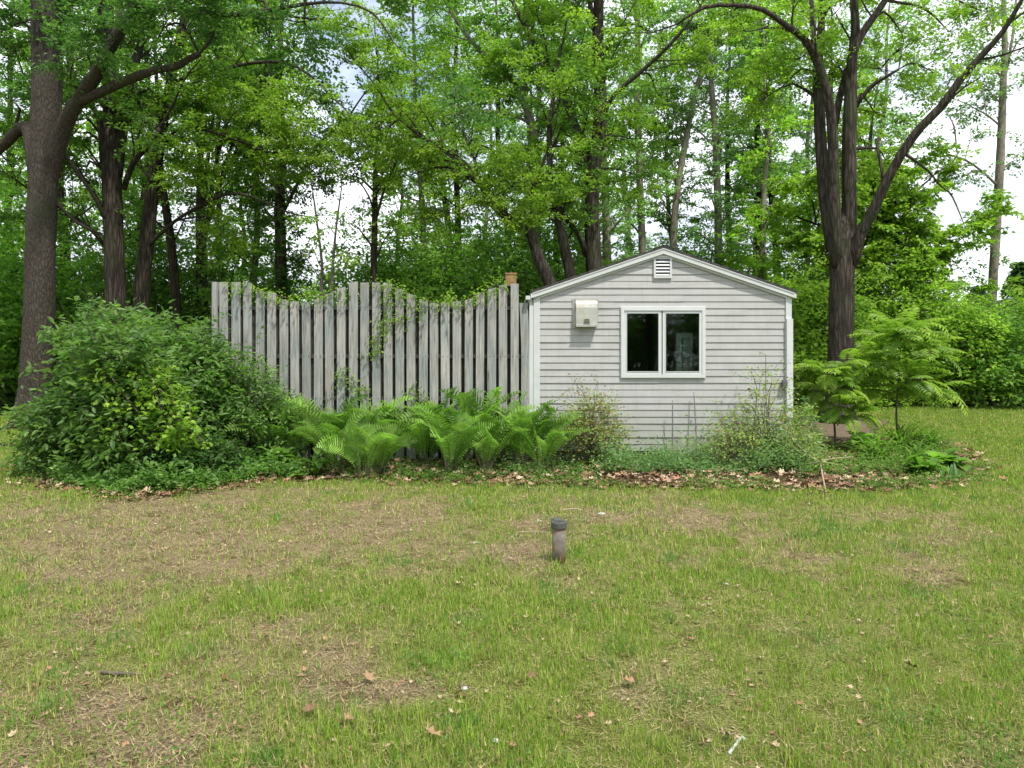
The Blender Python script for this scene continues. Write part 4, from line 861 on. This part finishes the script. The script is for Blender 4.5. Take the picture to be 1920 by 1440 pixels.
# brighter creeper spilling down the front of the big bush
pl = Plant(210); r = pl.r
for q in range(9):
    x0 = -5.1+r.uniform(-.5, .9); path = [(x0, 9.25, 1.65-r.uniform(0, .3)), (x0+.15, 8.95, 1.35), (x0+.35+r.uniform(-.1, .3), 8.85, .9), (x0+.5+r.uniform(-.2, .4), 8.9, .55)]
    a, c = smooth_path(path, [.006]*4, .08); pl.wood.tube(a, c, 3, cap=False); n = len(a); pl.twig(a, rand_perp(r, np.tile((0, 0, 1.), (n, 1))), r.uniform(.1, .25, n))
t = thing('creeper', 'brighter round leaved creeper hanging down the front of the large bush', 'vine', (-5, 9, 0)); cr = pl.leaves('bright', (.05, .08), 7, MAPLE, width=.03, twigs=False)
for mb, nm, m in ((pl.wood, 'stems', M_twig), (cr, 'foliage', M_leaf)):
    for i in range(len(mb.V)): mb.V[i] = mb.V[i]-np.array((-5, 9, 0))
    mb.build(nm, m, t)
# hedge of shrubs behind the shed on the right and undergrowth in the woods
HED = [(1500,22.5,1.9,3.6,'bright','round bright shrub just right of the shed, behind the forked trunk'),(1600,24,2.0,4.6,'maple','tall shrub directly behind the sapling with long leaves'),(1700,23,1.9,3.8,'bright','broad shrub right of the sapling at the far lawn edge'),
       (1790,23.4,1.9,3.4,'bright','rounded shrub below the sky gap at the far lawn edge'),(1880,22.6,1.8,2.9,'maple','low shrub at the far lawn edge right of the pale bare trunk'),(1960,23.5,2.0,3.2,'bright','shrub cut by the right border at the far lawn edge'),
       (1440,27,2.2,5.2,'bright','yellow green shrub rising over the right slope of the shed roof')]
for i, (px, d, rx, h, key, lab) in enumerate(HED):
    shrub('hedge_shrub', lab, 'shrub', ((px-960)/F*d, d, 0), rx, 1.5, h, 300+i, key, 8, 1500, (.10, .15), 11, LEAF, (.4, .9), lump=.45, width=.1, inner=.6, wr=.03, tint=1.12)
US = 'undergrowth shrubs in the woods'; u0 = shrub('woodland_shrub', 'green undergrowth shrub among the trunks of the woods', 'shrub', (0, 0, 0), 2.2, 1.5, 3.4, 320, 'maple', 10, 1100, (.10, .15), 10, LEAF, (.4, .9), lump=.4, width=.12, inner=.5, group=US, wr=.03, tint=1.3)
u1 = shrub('woodland_shrub', 'green undergrowth shrub among the trunks of the woods', 'shrub', (0, 0, 0), 1.9, 1.4, 4.2, 321, 'maple', 10, 1000, (.10, .15), 10, LEAF, (.4, .9), lump=.45, width=.12, inner=.5, group=US, wr=.03, tint=1.3)
UND = [(-30,22,1),(60,24,0),(160,22.5,0),(250,24,1),(330,23.5,0),(420,24,1),(500,26,0),(590,30,0),(780,24,1),(850,26,0),(930,23.5,0),(1000,25,1),(1090,26,0),(1170,27,1),(1260,28,0),(1350,29,1),(-120,20,1),
       (740,23,1),(830,22.5,0),(900,24.5,1),(680,27,0),(970,22.5,1),(20,30,1),(140,31,0),(290,30,1),(400,31,0),(720,31,0),(830,32,1),(960,33,0),(1060,34,1),(1300,35,1),(470,38,0),(1550,30,1),(1650,31,1),(-230,23,0),(2060,24,0),(300,-360,1),(800,-380,0),(1200,-350,1),(1600,-370,0),(2000,-400,1),(1000,-420,1),(1400,-430,0),(600,-430,0)]
for i, (px, d, k) in enumerate(UND):
    o = (u0, u1)[k] if i == [q for q, e in enumerate(UND) if e[2] == k][0] else copy_tree((u0, u1)[k])
    d = d if d > 0 else d/20  # negative depth: unseen shrubs added behind the camera to block reflected horizon glow
    o.location = ((px-960)/F*abs(d), d, 0); o.rotation_euler.z = rw.uniform(0, 6.28); s = rw.uniform(.85, 1.3); o.scale = (s, s, s*1.1)
shrub('leafy_shrub', 'bright leafy shrub showing over the dip of the fence near the shed', 'bush', (wx(850)*1.14, 12.5, 0), .9, .6, 2.55, 330, 'bright', 12, 900, (.05, .08), 11, LEAF, (.2, .4))
shrub('leafy_shrub', 'green shrub peeping over the left dip of the fence', 'bush', (wx(560)*1.16, 12.7, 0), .8, .6, 2.45, 331, 'maple', 12, 650, (.05, .08), 11, LEAF, (.2, .4))

# ------------------------------------------------------------------ ferns
def fern(seed, n=15, Lf=1.05, wide=.155, el0=(62, 86), bend=1.0):
    r = np.random.default_rng(seed); st = MB(); fr = MB()
    for k in range(n):
        a = k/n*6.283*1.0+r.normal(0, .25); e0 = math.radians(r.uniform(*el0)); ln = Lf*r.uniform(.75, 1.1); m = 27
        t = np.linspace(0, 1, m); el = e0-np.radians(r.uniform(60, 100))*bend*t**1.9; az = a+r.normal(0, .35)*t
        step = np.stack([np.cos(az)*np.cos(el), np.sin(az)*np.cos(el), np.sin(el)], -1)*ln/m
        p = np.cumsum(step, axis=0)+np.array((math.cos(a)*.05, math.sin(a)*.05, 0)); T = nrm(step)
        tw = r.normal(0, .5); S = nrm(np.stack([-np.sin(az), np.cos(az), np.zeros(m)], -1)); Nn = np.cross(T, S); S = S*math.cos(tw)+Nn*math.sin(tw); Nn = np.cross(T, S)
        st.tube(p[::4], np.linspace(.005, .0015, len(p[::4])), 4, cap=False)
        prof = np.interp(t, [0, .12, .2, .55, .75, .92, 1], [0, 0, .25, 1, .9, .35, .04])*wide*r.uniform(.85, 1.1)
        i = np.where(t > .13)[0]; sc_ = prof[i]*r.uniform(.93, 1.07, len(i))
        c = np.array(GREEN['fern'][0])*(1-(q := r.random()))+np.array(GREEN['fern'][1])*q
        bq = r.uniform(.65, 1.4)
        for s in (1, -1):
            xd = S[i]*s+T[i]*.38-Nn[i]*-.12; nd = Nn[i]+S[i]*s*.25+r.normal(0, .2, (len(i), 3))
            fr.scatter([(0,-.5,0),(0,.5,0),(.45,.55,.03),(.45,-.55,.03),(.8,.3,-.02),(.8,-.3,-.02),(1,0,-.07)], [(0,3,2),(0,2,1),(3,5,4),(3,4,2),(5,6,4)], p[i], xd, nd, sc_, c*r.uniform(.9, 1.1, (len(i), 1))*bq, np.full(len(i), ln/m*.62))
    return st, fr
FERN = []
for k, args in enumerate([(401, 16, 1.08), (402, 14, .95), (403, 18, 1.15), (404, 12, .72), (405, 15, 1.0)]):
    st, fr = fern(*args); FERN.append((st.mesh('frond_stalks', M_twig), fr.mesh('fronds', M_fern)))
FL = [(412,868,1,1.0,'shaded fern at the left end of the fern bed beneath the bush'),(462,872,0,.95,'shaded fern second from the left end of the fern bed'),
      (508,862,1,1.0,'fern below the feathery shrub at the left boards'),(548,880,4,.95,'fern just left of the low broad leaved plants'),(592,868,0,1.08,'fern with its tips high against the boards, fourth group from the left'),
      (640,872,2,1.0,'tallest fern left of the bare gap in the fern bed'),(655,892,4,.95,'fern in front of the tallest left fern'),(702,872,0,1.0,'fern beside the pale lower boards left of the gap'),
      (735,893,3,1.0,'small low fern at the front edge beside the gap'),(706,898,3,1.05,'small fern arching over the dead leaves at the bed edge'),(752,866,1,.9,'fern immediately left of the bare gap where boards show to the ground'),
      (822,880,0,.95,'fern immediately right of the bare gap'),(846,866,2,1.05,'tall fern behind the first right ferns'),(886,874,4,1.1,'full fern in the middle of the right fern group'),(868,893,1,.95,'front fern in the right group, left one'),
      (925,868,2,1.02,'tall upright fern below the wooden block'),(935,890,0,.92,'front fern in the right group, middle one'),(968,872,4,1.05,'fern below the last boards before the shed'),(1000,884,1,1.02,'fern in front of the shed corner post'),
      (1028,872,0,1.0,'fern against the left siding of the shed'),(1042,888,4,.85,'rightmost fern beside the reddish azalea')]
rff = random.Random(4)
for px, py, k, s, lab in FL:
    t = thing('fern', lab, 'fern', G(px-24, py)+np.array((0, 0, .02)), rff.uniform(0, 6.28), 'ferns in front of the fence'); t.scale = (s*1.08, s*1.08, s*1.2)
    for me, nm in zip(FERN[k], ('stalks', 'fronds')):
        o = bpy.data.objects.new(nm, me); COL.objects.link(o); o.parent = t

# ------------------------------------------------------------------ saplings with long compound leaves
def pinnate_sapling(name, label, base, H, crown, nleaf, seed, Lr=(.45, .7), bent=0):
    r = np.random.default_rng(seed); wd = MB(); fo_ = MB()
    z = np.linspace(0, H, 8); x = np.cumsum(r.normal(0, .02, 8)); tr, rr = smooth_path(np.stack([x+bent*z, np.cumsum(r.normal(0, .02, 8)), z], -1), np.linspace(.022, .008, 8), .12)
    wd.tube(tr, rr, 8)
    heads = []
    for k in range(9):
        i = int(len(tr)*(.36+.065*k+r.uniform(0, .05))); a = k*2.4; e = tr[i]+np.array((math.cos(a), math.sin(a), .45))*crown*r.uniform(.25, .6)
        m = (tr[i]+e)/2+np.array((0, 0, .05)); p, q = smooth_path([tr[i], m, e], [.009, .007, .004], .1); wd.tube(p, q, 5, cap=False); heads += [(p[-1], a), (p[len(p)//2], a)]
    heads += [(tr[-1], None)]*3
    for k in range(nleaf):
        c, a0 = heads[k % len(heads)]; a = r.uniform(0, 6.28) if a0 is None else a0+r.normal(0, 1.3); ln = r.uniform(*Lr); m = 8
        t = np.linspace(0, 1, m+3); el = math.radians(r.uniform(-5, 60))-np.radians(r.uniform(30, 95))*t**1.5; st_ = np.stack([np.cos(a)*np.cos(el), np.sin(a)*np.cos(el), np.sin(el)], -1)*ln/len(t)
        p = c+np.cumsum(st_, axis=0); T = nrm(st_); wd.tube(p[::2], .0028, 3, cap=False); S = np.tile((-math.sin(a), math.cos(a), 0.), (len(t), 1)); Nn = np.cross(T, S)
        i = np.arange(2, len(t)); col = leafcol(r, 1, 'bright')
        for s in (1, -1):
            fo_.scatter(*LEAF6, p[i], S[i]*s+T[i]*.45+np.array((0, 0, -.28)), Nn[i]+r.normal(0, .15, (len(i), 3)), np.interp(t[i], [0, .3, .8, 1], [.1, .18, .16, .09])*r.uniform(.9, 1.1, len(i)), col*r.uniform(.85, 1.15, (len(i), 1)), np.interp(t[i], [0, .3, .8, 1], [.08, .115, .1, .06]))
        fo_.scatter(*LEAF6, p[-1:], T[-1:], Nn[-1:], .09, col)
    t = thing(name, label, 'sapling', base); wd.build('trunk', M_twig, t, True); fo_.build('crown', M_leaf, t)
pinnate_sapling('sapling', 'taller sapling with drooping feathered leaves on a thin trunk right of the shed', P(1685, 842, 12.5)*np.array((1, 1, 0)), 2.0, 1.1, 160, 501)
pinnate_sapling('sapling', 'smaller sapling with feathered leaves nearer the shed corner', P(1565, 842, 12.0)*np.array((1, 1, 0)), 1.35, .75, 85, 502, (.35, .55))
shrub('leafy_shrub', 'small green shrub at the right corner of the shed', 'bush', (wx(1505)*1.03, 11.4, 0), .22, .2, .75, 510, 'bush', 6, 120, (.05, .08), 9, LEAF6, (.12, .25))

# ------------------------------------------------------------------ azaleas, small plants, ground cover
shrub('azalea_bush', 'sparse reddish azalea against the siding left of the window', 'bush', (wx(1105), 10.45, 0), .42, .3, 1.15, 520, 'azalea', 26, 420, (.035, .06), 8, LEAF, (.12, .28), lump=.5, inner=.25, keep=.62, warm=.35, droop=.05, wr=.008)
shrub('azalea_bush', 'tall sparse azalea with pale leaf tips at the right corner of the shed', 'bush', (wx(1410), 10.4, 0), .55, .3, 1.3, 521, 'azalea', 22, 300, (.035, .06), 8, LEAF, (.12, .28), lump=.55, inner=.3, keep=.7, warm=.06, droop=.05, wr=.008)
shrub('azalea_bush', 'low dense azalea at the foot of the stakes right of centre', 'bush', (wx(1345), 10.2, 0), .42, .3, .72, 522, 'azalea', 14, 190, (.03, .05), 8, LEAF, (.1, .22), lump=.4, inner=.3, keep=.8, warm=.06, droop=.05, wr=.007)
shrub('azalea_bush', 'leafy azalea mound at the lower right corner of the siding', 'bush', (wx(1450), 10.2, 0), .42, .3, .62, 523, 'azalea', 14, 300, (.03, .05), 8, LEAF, (.1, .2), lump=.4, inner=.3, keep=.8, droop=.05, wr=.007)
def rosette(name, label, cat, loc, n, ln, wd, key, seed, el=(25, 80), droop=1.2, tall=0, group=None):
    r = np.random.default_rng(seed); b = MB()
    for k in range(n):
        a = r.uniform(0, 6.28); e = math.radians(r.uniform(*el)); l_ = ln*r.uniform(.6, 1.1); m = 8; t = np.linspace(0, 1, m); ee = e-droop*t**1.6*r.uniform(.6, 1.2)
        p = np.cumsum(np.stack([np.cos(a)*np.cos(ee), np.sin(a)*np.cos(ee), np.sin(ee)], -1)*l_/m, axis=0)+np.array((r.normal(0, .06), r.normal(0, .06), tall*r.random()))
        S = np.array((-math.sin(a), math.cos(a), 0)); w_ = (wd*np.sin(np.pi*np.clip(t*.93+.07, 0, 1))**.7)[:, None]*.5
        up = np.array((0, 0, .15))*w_
        V = np.stack([p-S*w_+up, p-up, p+S*w_+up], 1).reshape(-1, 3)
        Fc = [(3*i+j, 3*i+j+1, 3*i+j+4, 3*i+j+3) for i in range(m-1) for j in (0, 1)]; b.add(V, Fc, leafcol(r, 1, key)[0])
    return set_props(b.build(name, M_leaf, None, True), label, cat, group)
def put(o, loc): o.location = tuple(loc); return o
for i, (px, py, n, ln, lab) in enumerate([(1645,868,90,.62,'dark strappy daylily clump left of the sapling trunk'),(1690,850,110,.7,'largest daylily clump around the foot of the taller sapling'),(1745,852,95,.66,'daylily clump right of the taller sapling at the bed edge'),(1718,872,70,.5,'lower daylily clump in front of the largest one')]):
    put(rosette('daylily_clump', lab, 'plant', 0, n, ln, .03, 'maple', 530+i, (35, 85), 1.6, group='daylily clumps'), G(px, py))
put(rosette('iris_plant', 'small bluish upright bladed plant at the right tip of the bed', 'plant', 0, 9, .28, .03, 'pale', 540, (65, 88), .3), G(1775, 905))
for i, (px, py, n, ln, key, lab) in enumerate([(1625,850,60,.4,'fern','yellow green hosta behind the daylilies, left of the taller sapling'),(1765,888,90,.36,'maple','wide leafy hosta mound at the right tip of the bed'),(1725,895,60,.28,'maple','flat hosta mound just left of the right tip of the bed'),
        (692,886,16,.34,'bright','broad leaved plant with big pointed leaves below the left ferns'),(520,890,22,.36,'maple','broad leaved plant in the shade left of the ferns'),(590,896,18,.28,'maple','broad leaved plant at the front of the left ferns')]):
    put(rosette('hosta_plant', lab, 'plant', 0, n, ln, ln*.42, key, 550+i, (15, 70), 1.3, .12 if px > 1000 else .25), G(px, py)+np.array((0, 0, .02)))
def cover(name, label, pts, seed, key, size, h, warm=0):
    """mat of small leafy stems that nobody could count; pts: (x, y) arrays"""
    r = np.random.default_rng(seed); x, y = pts; n = len(x); pl = Plant(seed)
    hh = h*(.2+1.5*vnoise(x, y, .3, seed)**1.5)*r.uniform(.4, 1.2, n)
    pl.twig(np.stack([x, y, hh*.3], -1), nrm(np.stack([r.normal(0, .5, n), r.normal(0, .5, n), np.ones(n)*.9], -1)), np.maximum(.08, hh)); m = pl.leaves(key, size, 8, LEAF, droop=0, width=.025, twigs=False, warm=warm)
    set_props(m.build(name, M_leaf), label, 'ground cover', None, 'stuff')
rg = np.random.default_rng(60)
def strip(n, px0, px1, py0, py1):
    px = rg.uniform(px0, px1, n); py = rg.uniform(py0, py1, n); q = np.array([G(a, c)[:2] for a, c in zip(px, py)]); k = inside(BED, q[:, 0], q[:, 1]) & ((q[:, 1] < 10.75) | (q[:, 0] > 4.35)); return q[k, 0], q[k, 1]
cover('ground_cover', 'light green leafy weeds along the foot of the shed siding', strip(1300, 1130, 1520, 868, 897), 561, 'pale', (.03, .055), .36)
cover('ground_cover', 'low green weeds between the shed corner and the daylilies', strip(800, 1500, 1790, 845, 900), 562, 'maple', (.03, .05), .16)
cover('ground_cover', 'ivy like ground cover at the foot of the large bush', strip(2600, 110, 560, 880, 928), 563, 'bush', (.045, .08), .24)
cover('ground_cover', 'small green weeds at the foot of the ferns', strip(650, 560, 1130, 876, 902), 564, 'bush', (.03, .055), .14)
q = rg.integers(0, 19, 1500); tt = rg.random((1500, 1)); e = BED[q]*(1-tt)+BED[q+1]*tt+rg.normal(0, .15, (1500, 2)); k_ = vnoise(e[:, 0], e[:, 1], .5, 4) > .45
cover('edge_weeds', 'scattered small weeds on the ragged front edge of the bed', (e[k_, 0], e[k_, 1]), 565, 'maple', (.025, .045), .08)
n = 1500; dd = rg.uniform(2.5, 9, n); x = rg.uniform(-.74, .74, n)*dd; k_ = vnoise(x, dd, .5, 9) > .55
cover('lawn_weeds', 'small clover and plantain weeds dotted over the lawn', (x[k_], dd[k_]), 566, 'maple', (.012, .03), .04)
# tufts of longer grass
rt = np.random.default_rng(70)
TU = [('bright longer grass tuft in the lower left quarter of the lawn, beside the white stone', 790,1250),('longer grass tuft just right of the bright tuft by the white stone', 850,1240),('round green weed tuft right of the lawn centre', 1165,1222),('dark green grass tuft at the left border of the lawn', 45,1115),('grass tuft below the ferns on the tan patch', 520,975),('low grass tuft at the lower left corner', 100,1330)]
for i, (lab, px, py) in enumerate(TU): put(rosette('grass_tuft', lab, 'grass tuft', 0, 60, .09, .005, 'maple', 700+i, (45, 88), .9, group='longer tufts in the lawn'), G(px, py))
for i, (lab, px, py) in enumerate([('thin grass tuft touching the right side of the upright pipe', 1066, 1050), ('thin grass tuft touching the left side of the upright pipe', 1031, 1049)]):
    put(rosette('grass_tuft', lab, 'grass tuft', 0, 34, .1, .005, 'bright', 720+i, (50, 88), .8), G(px, py))
# climbing vine on the boards
pl = Plant(580); r = pl.r
VN = [[(740,534),(728,560),(718,600),(705,640),(690,670)],[(700,532),(740,540),(770,560),(780,590),(750,600),(720,610)],[(790,560),(830,570),(880,560),(925,535),(948,520)],[(560,545),(590,555),(640,545)],[(655,720),(640,700),(665,715),(690,740)],[(795,745),(770,730),(810,770)],[(430,535),(480,545),(545,560)]]
for v in VN:
    a, c = smooth_path([P(px, py, D-.06) for px, py in v], [.004]*len(v), .06); pl.wood.tube(a, c, 3, cap=False); n = len(a)
    for q in range(3): pl.twig(a, nrm(r.normal(0, 1, (n, 3))*np.array((1, .5, .8))), r.uniform(.06, .2, n))
t = thing('climbing_vine', 'thin bright vine trailing over the top and face of the fence boards', 'vine', (wx(720), D, 2)); cr = pl.leaves('bright', (.035, .06), 4, LEAF, width=.02, twigs=False)
for mb, nm, m in ((pl.wood, 'stems', M_twig), (cr, 'foliage', M_leaf)):
    for i in range(len(mb.V)): mb.V[i] = mb.V[i]-np.array((wx(720), D, 2))
    mb.build(nm, m, t)

# ------------------------------------------------------------------ stakes, sticks, stones, cable
def rod(name, label, cat, pts, rad, m, sides=8, group=None):
    pts = np.array(pts); p0 = pts[0].copy(); a, c = smooth_path(pts-p0, np.linspace(rad, rad*.7, len(pts)), .08); o = MB().tube(a, c, sides, bump=.08, rng=R0).build(name, m, None, True); o.location = tuple(p0); return set_props(o, label, cat, group)
rod('garden_stake', 'shorter thin grey stake upright against the siding below the window', 'stake', [P(1261, 862, 10.75), P(1261, 750, 10.75)], .012, M_stake)
rod('garden_stake', 'taller thin grey stake leaning slightly against the siding', 'stake', [P(1308, 860, 10.7), P(1301, 735, 10.82)], .012, M_stake)
def gp(px, py, h=.03): return G(px, py)+np.array((0, 0, h))
rod('fallen_branch', 'long pale fallen branch curving from the shed corner onto the bed', 'branch', [P(1475,775,10.3),P(1478,800,10.2),P(1492,830,10),P(1530,862,9.9),gp(1580,885,.08),gp(1622,905,.03)], .012, M_stick)
rod('fallen_branch', 'pale forked stick lying across the bed right of the azaleas', 'branch', [gp(1475,880,.12),gp(1510,888,.13),gp(1560,880,.15),gp(1600,872,.12)], .011, M_stick)
rod('fallen_branch', 'short pale stick poking forward onto the lawn', 'branch', [gp(1538,884,.13),gp(1542,905,.1),gp(1550,930,.015)], .011, M_stick)
rod('fallen_branch', 'thin bare stem slanting up in front of the lower right siding', 'branch', [gp(1500,872,.1),P(1490,830,10.1),P(1465,790,10.2),P(1440,770,10.3)], .009, M_stick)
rod('fallen_twig', 'thin curved twig lying left of the upright pipe', 'twig', [gp(968,1003,.02),gp(995,1001,.025),gp(1025,1003,.02)], .006, M_stick)
rod('fallen_twig', 'pale twig lying beyond the upright pipe', 'twig', [gp(1050,961,.02),gp(1075,959,.03),gp(1092,960,.02)], .009, M_stick)
rod('white_strip', 'white crooked strip lying in the lower right of the lawn', 'litter', [gp(1367,1420,.015),gp(1380,1405,.02),gp(1392,1390,.02),gp(1397,1396,.015)], .007, M_white)
rod('fallen_twig', 'dark twig lying in the lower left of the lawn', 'twig', [gp(190,1265,.012),gp(230,1270,.02),gp(272,1268,.015)], .010, M_twig)
rod('fallen_twig', 'small dark twig at left centre of the lawn', 'twig', [gp(565,1108,.012),gp(580,1106,.02),gp(590,1108,.012)], .008, M_twig)
rod('utility_cable', 'thin black cable crossing the sky at the far right', 'cable', [P(1640,628,36),P(1760,603,34),P(1850,583,33),P(1960,555,32)], .018, M_cable)
rod('utility_cable', 'faint thin wire passing above the shed roof through the trees', 'cable', [P(1090,462,24),P(1300,470,24.5),P(1500,464,25),P(1760,432,26),P(1960,425,27)], .006, M_cable)
rod('fallen_log', 'thin dark log lying on the grass at the far left', 'log', [P(-60,838,12.8)*np.array((1,1,0))+np.array((0,0,.03)), P(0,839,12.8)*np.array((1,1,0))+np.array((0,0,.04)), P(55,840,12.6)*np.array((1,1,0))+np.array((0,0,.03))], .035, M_bark)
def stone(label, px, py, s, m=None):
    r = np.random.default_rng(int(px)); n = 9; b = MB(); prof = []
    th = np.linspace(0, np.pi, 6); V = np.array([[(math.sin(t)*math.cos(a), math.sin(t)*math.sin(a), math.cos(t)) for a in np.arange(n)/n*6.283] for t in th]).reshape(-1, 3)
    V = V*np.array((1, .7, .4))*(1+r.normal(0, .18, (len(V), 1)))*s*.75; Fc = [(i*n+j, (i+1)*n+j, (i+1)*n+(j+1) % n, i*n+(j+1) % n) for i in range(5) for j in range(n)]
    o = b.add(V, Fc).build('white_stone' if m is None else 'clod', m or M_white, None, False); o.location = tuple(gp(px, py, .008)); set_props(o, label, 'stone' if m is None else 'clod')
stone('white stone in the lower middle of the lawn', 872, 1294, .028); stone('pale stone near the bottom edge, left of centre', 930, 1392, .026)
stone('small white stone left of the upright pipe', 1010, 978, .035); stone('flat pale stone right of the upright pipe', 1128, 965, .055); stone('tiny pale stone right of the lawn centre', 1278, 1250, .015); stone('white fragment at the left of the upright pipe, further off', 893, 1020, .04)
stone('grey pebble at the right of the lawn', 1362, 1097, .025)
DL = [('orange brown dead leaf at the lower left of the lawn centre',696,1290,.11),('tan dead leaf lying between white stone and brown leaf',855,1306,.09),('reddish dead leaf above the bottom centre',990,1280,.08),('curled tan dead leaf right of the white stone',1190,1290,.1),('brown curled leaf at the lower right of the lawn',1355,1390,.11),('pale dead leaf in the bottom left corner region',570,1345,.1),('tan leaf near the bottom edge left of centre',825,1395,.12),('brown leaf left of the longer grass tufts',735,1325,.1),('dry leaf at the right border of the lawn',1720,1265,.1),('dry leaf left of the lower centre',660,1358,.1)]
for i, (lab, px, py, s) in enumerate(DL):
    r = np.random.default_rng(800+i); b = MB(); a = r.uniform(0, 6.28); b.scatter(*DRY, [(0, 0, 0)], [(math.cos(a), math.sin(a), .3)], [(r.normal(0, .7), r.normal(0, .7), 1)], s*.7, np.array([(.30, .19, .11), (.36, .28, .19), (.20, .12, .075)])[i % 3])
    o = b.build('dead_leaf', M_dry); o.location = tuple(gp(px, py, .035)); set_props(o, lab, 'leaf', 'dead leaves lying on the lawn')

# ------------------------------------------------------------------ conifers at the far right
def conifer(label, px, d, H, R, key, seed):
    pl = Plant(seed); r = pl.r; pl.wood.tube([(0, 0, -.05), (0, 0, H*.5), (0, 0, H)], [.14, .08, .01], 8); z = .4
    while z < H*.98:
        rr = R*(1-z/H)**.85+.1
        for k in range(9):
            a = r.uniform(0, 6.28); pl.twig([(0, 0, z)], [(math.cos(a), math.sin(a), r.uniform(-.15, .15))], [rr*r.uniform(.8, 1.1)])
        z += .16
    root = thing('conifer', label, 'conifer', ((px-960)/F*d, d, 0)); m = pl.leaves(key, (.10, .2), 46, ([(0,-.5,0),(0,.5,0),(1,0,0)], [(0,1,2)]), droop=.12, width=.12, jitter=.6)
    for i in range(len(m.V)): pass
    pl.wood.build('trunk', M_bark, root, True); m.build('crown', M_leaf, root)
conifer('pale blue spruce beyond the hedge beside the bare trunk', 1835, 42, 5.6, 1.5, 'blue', 601)
conifer('dark green conifer rising behind the hedge at the right border', 1915, 36, 6.2, 2.2, 'dark', 602)
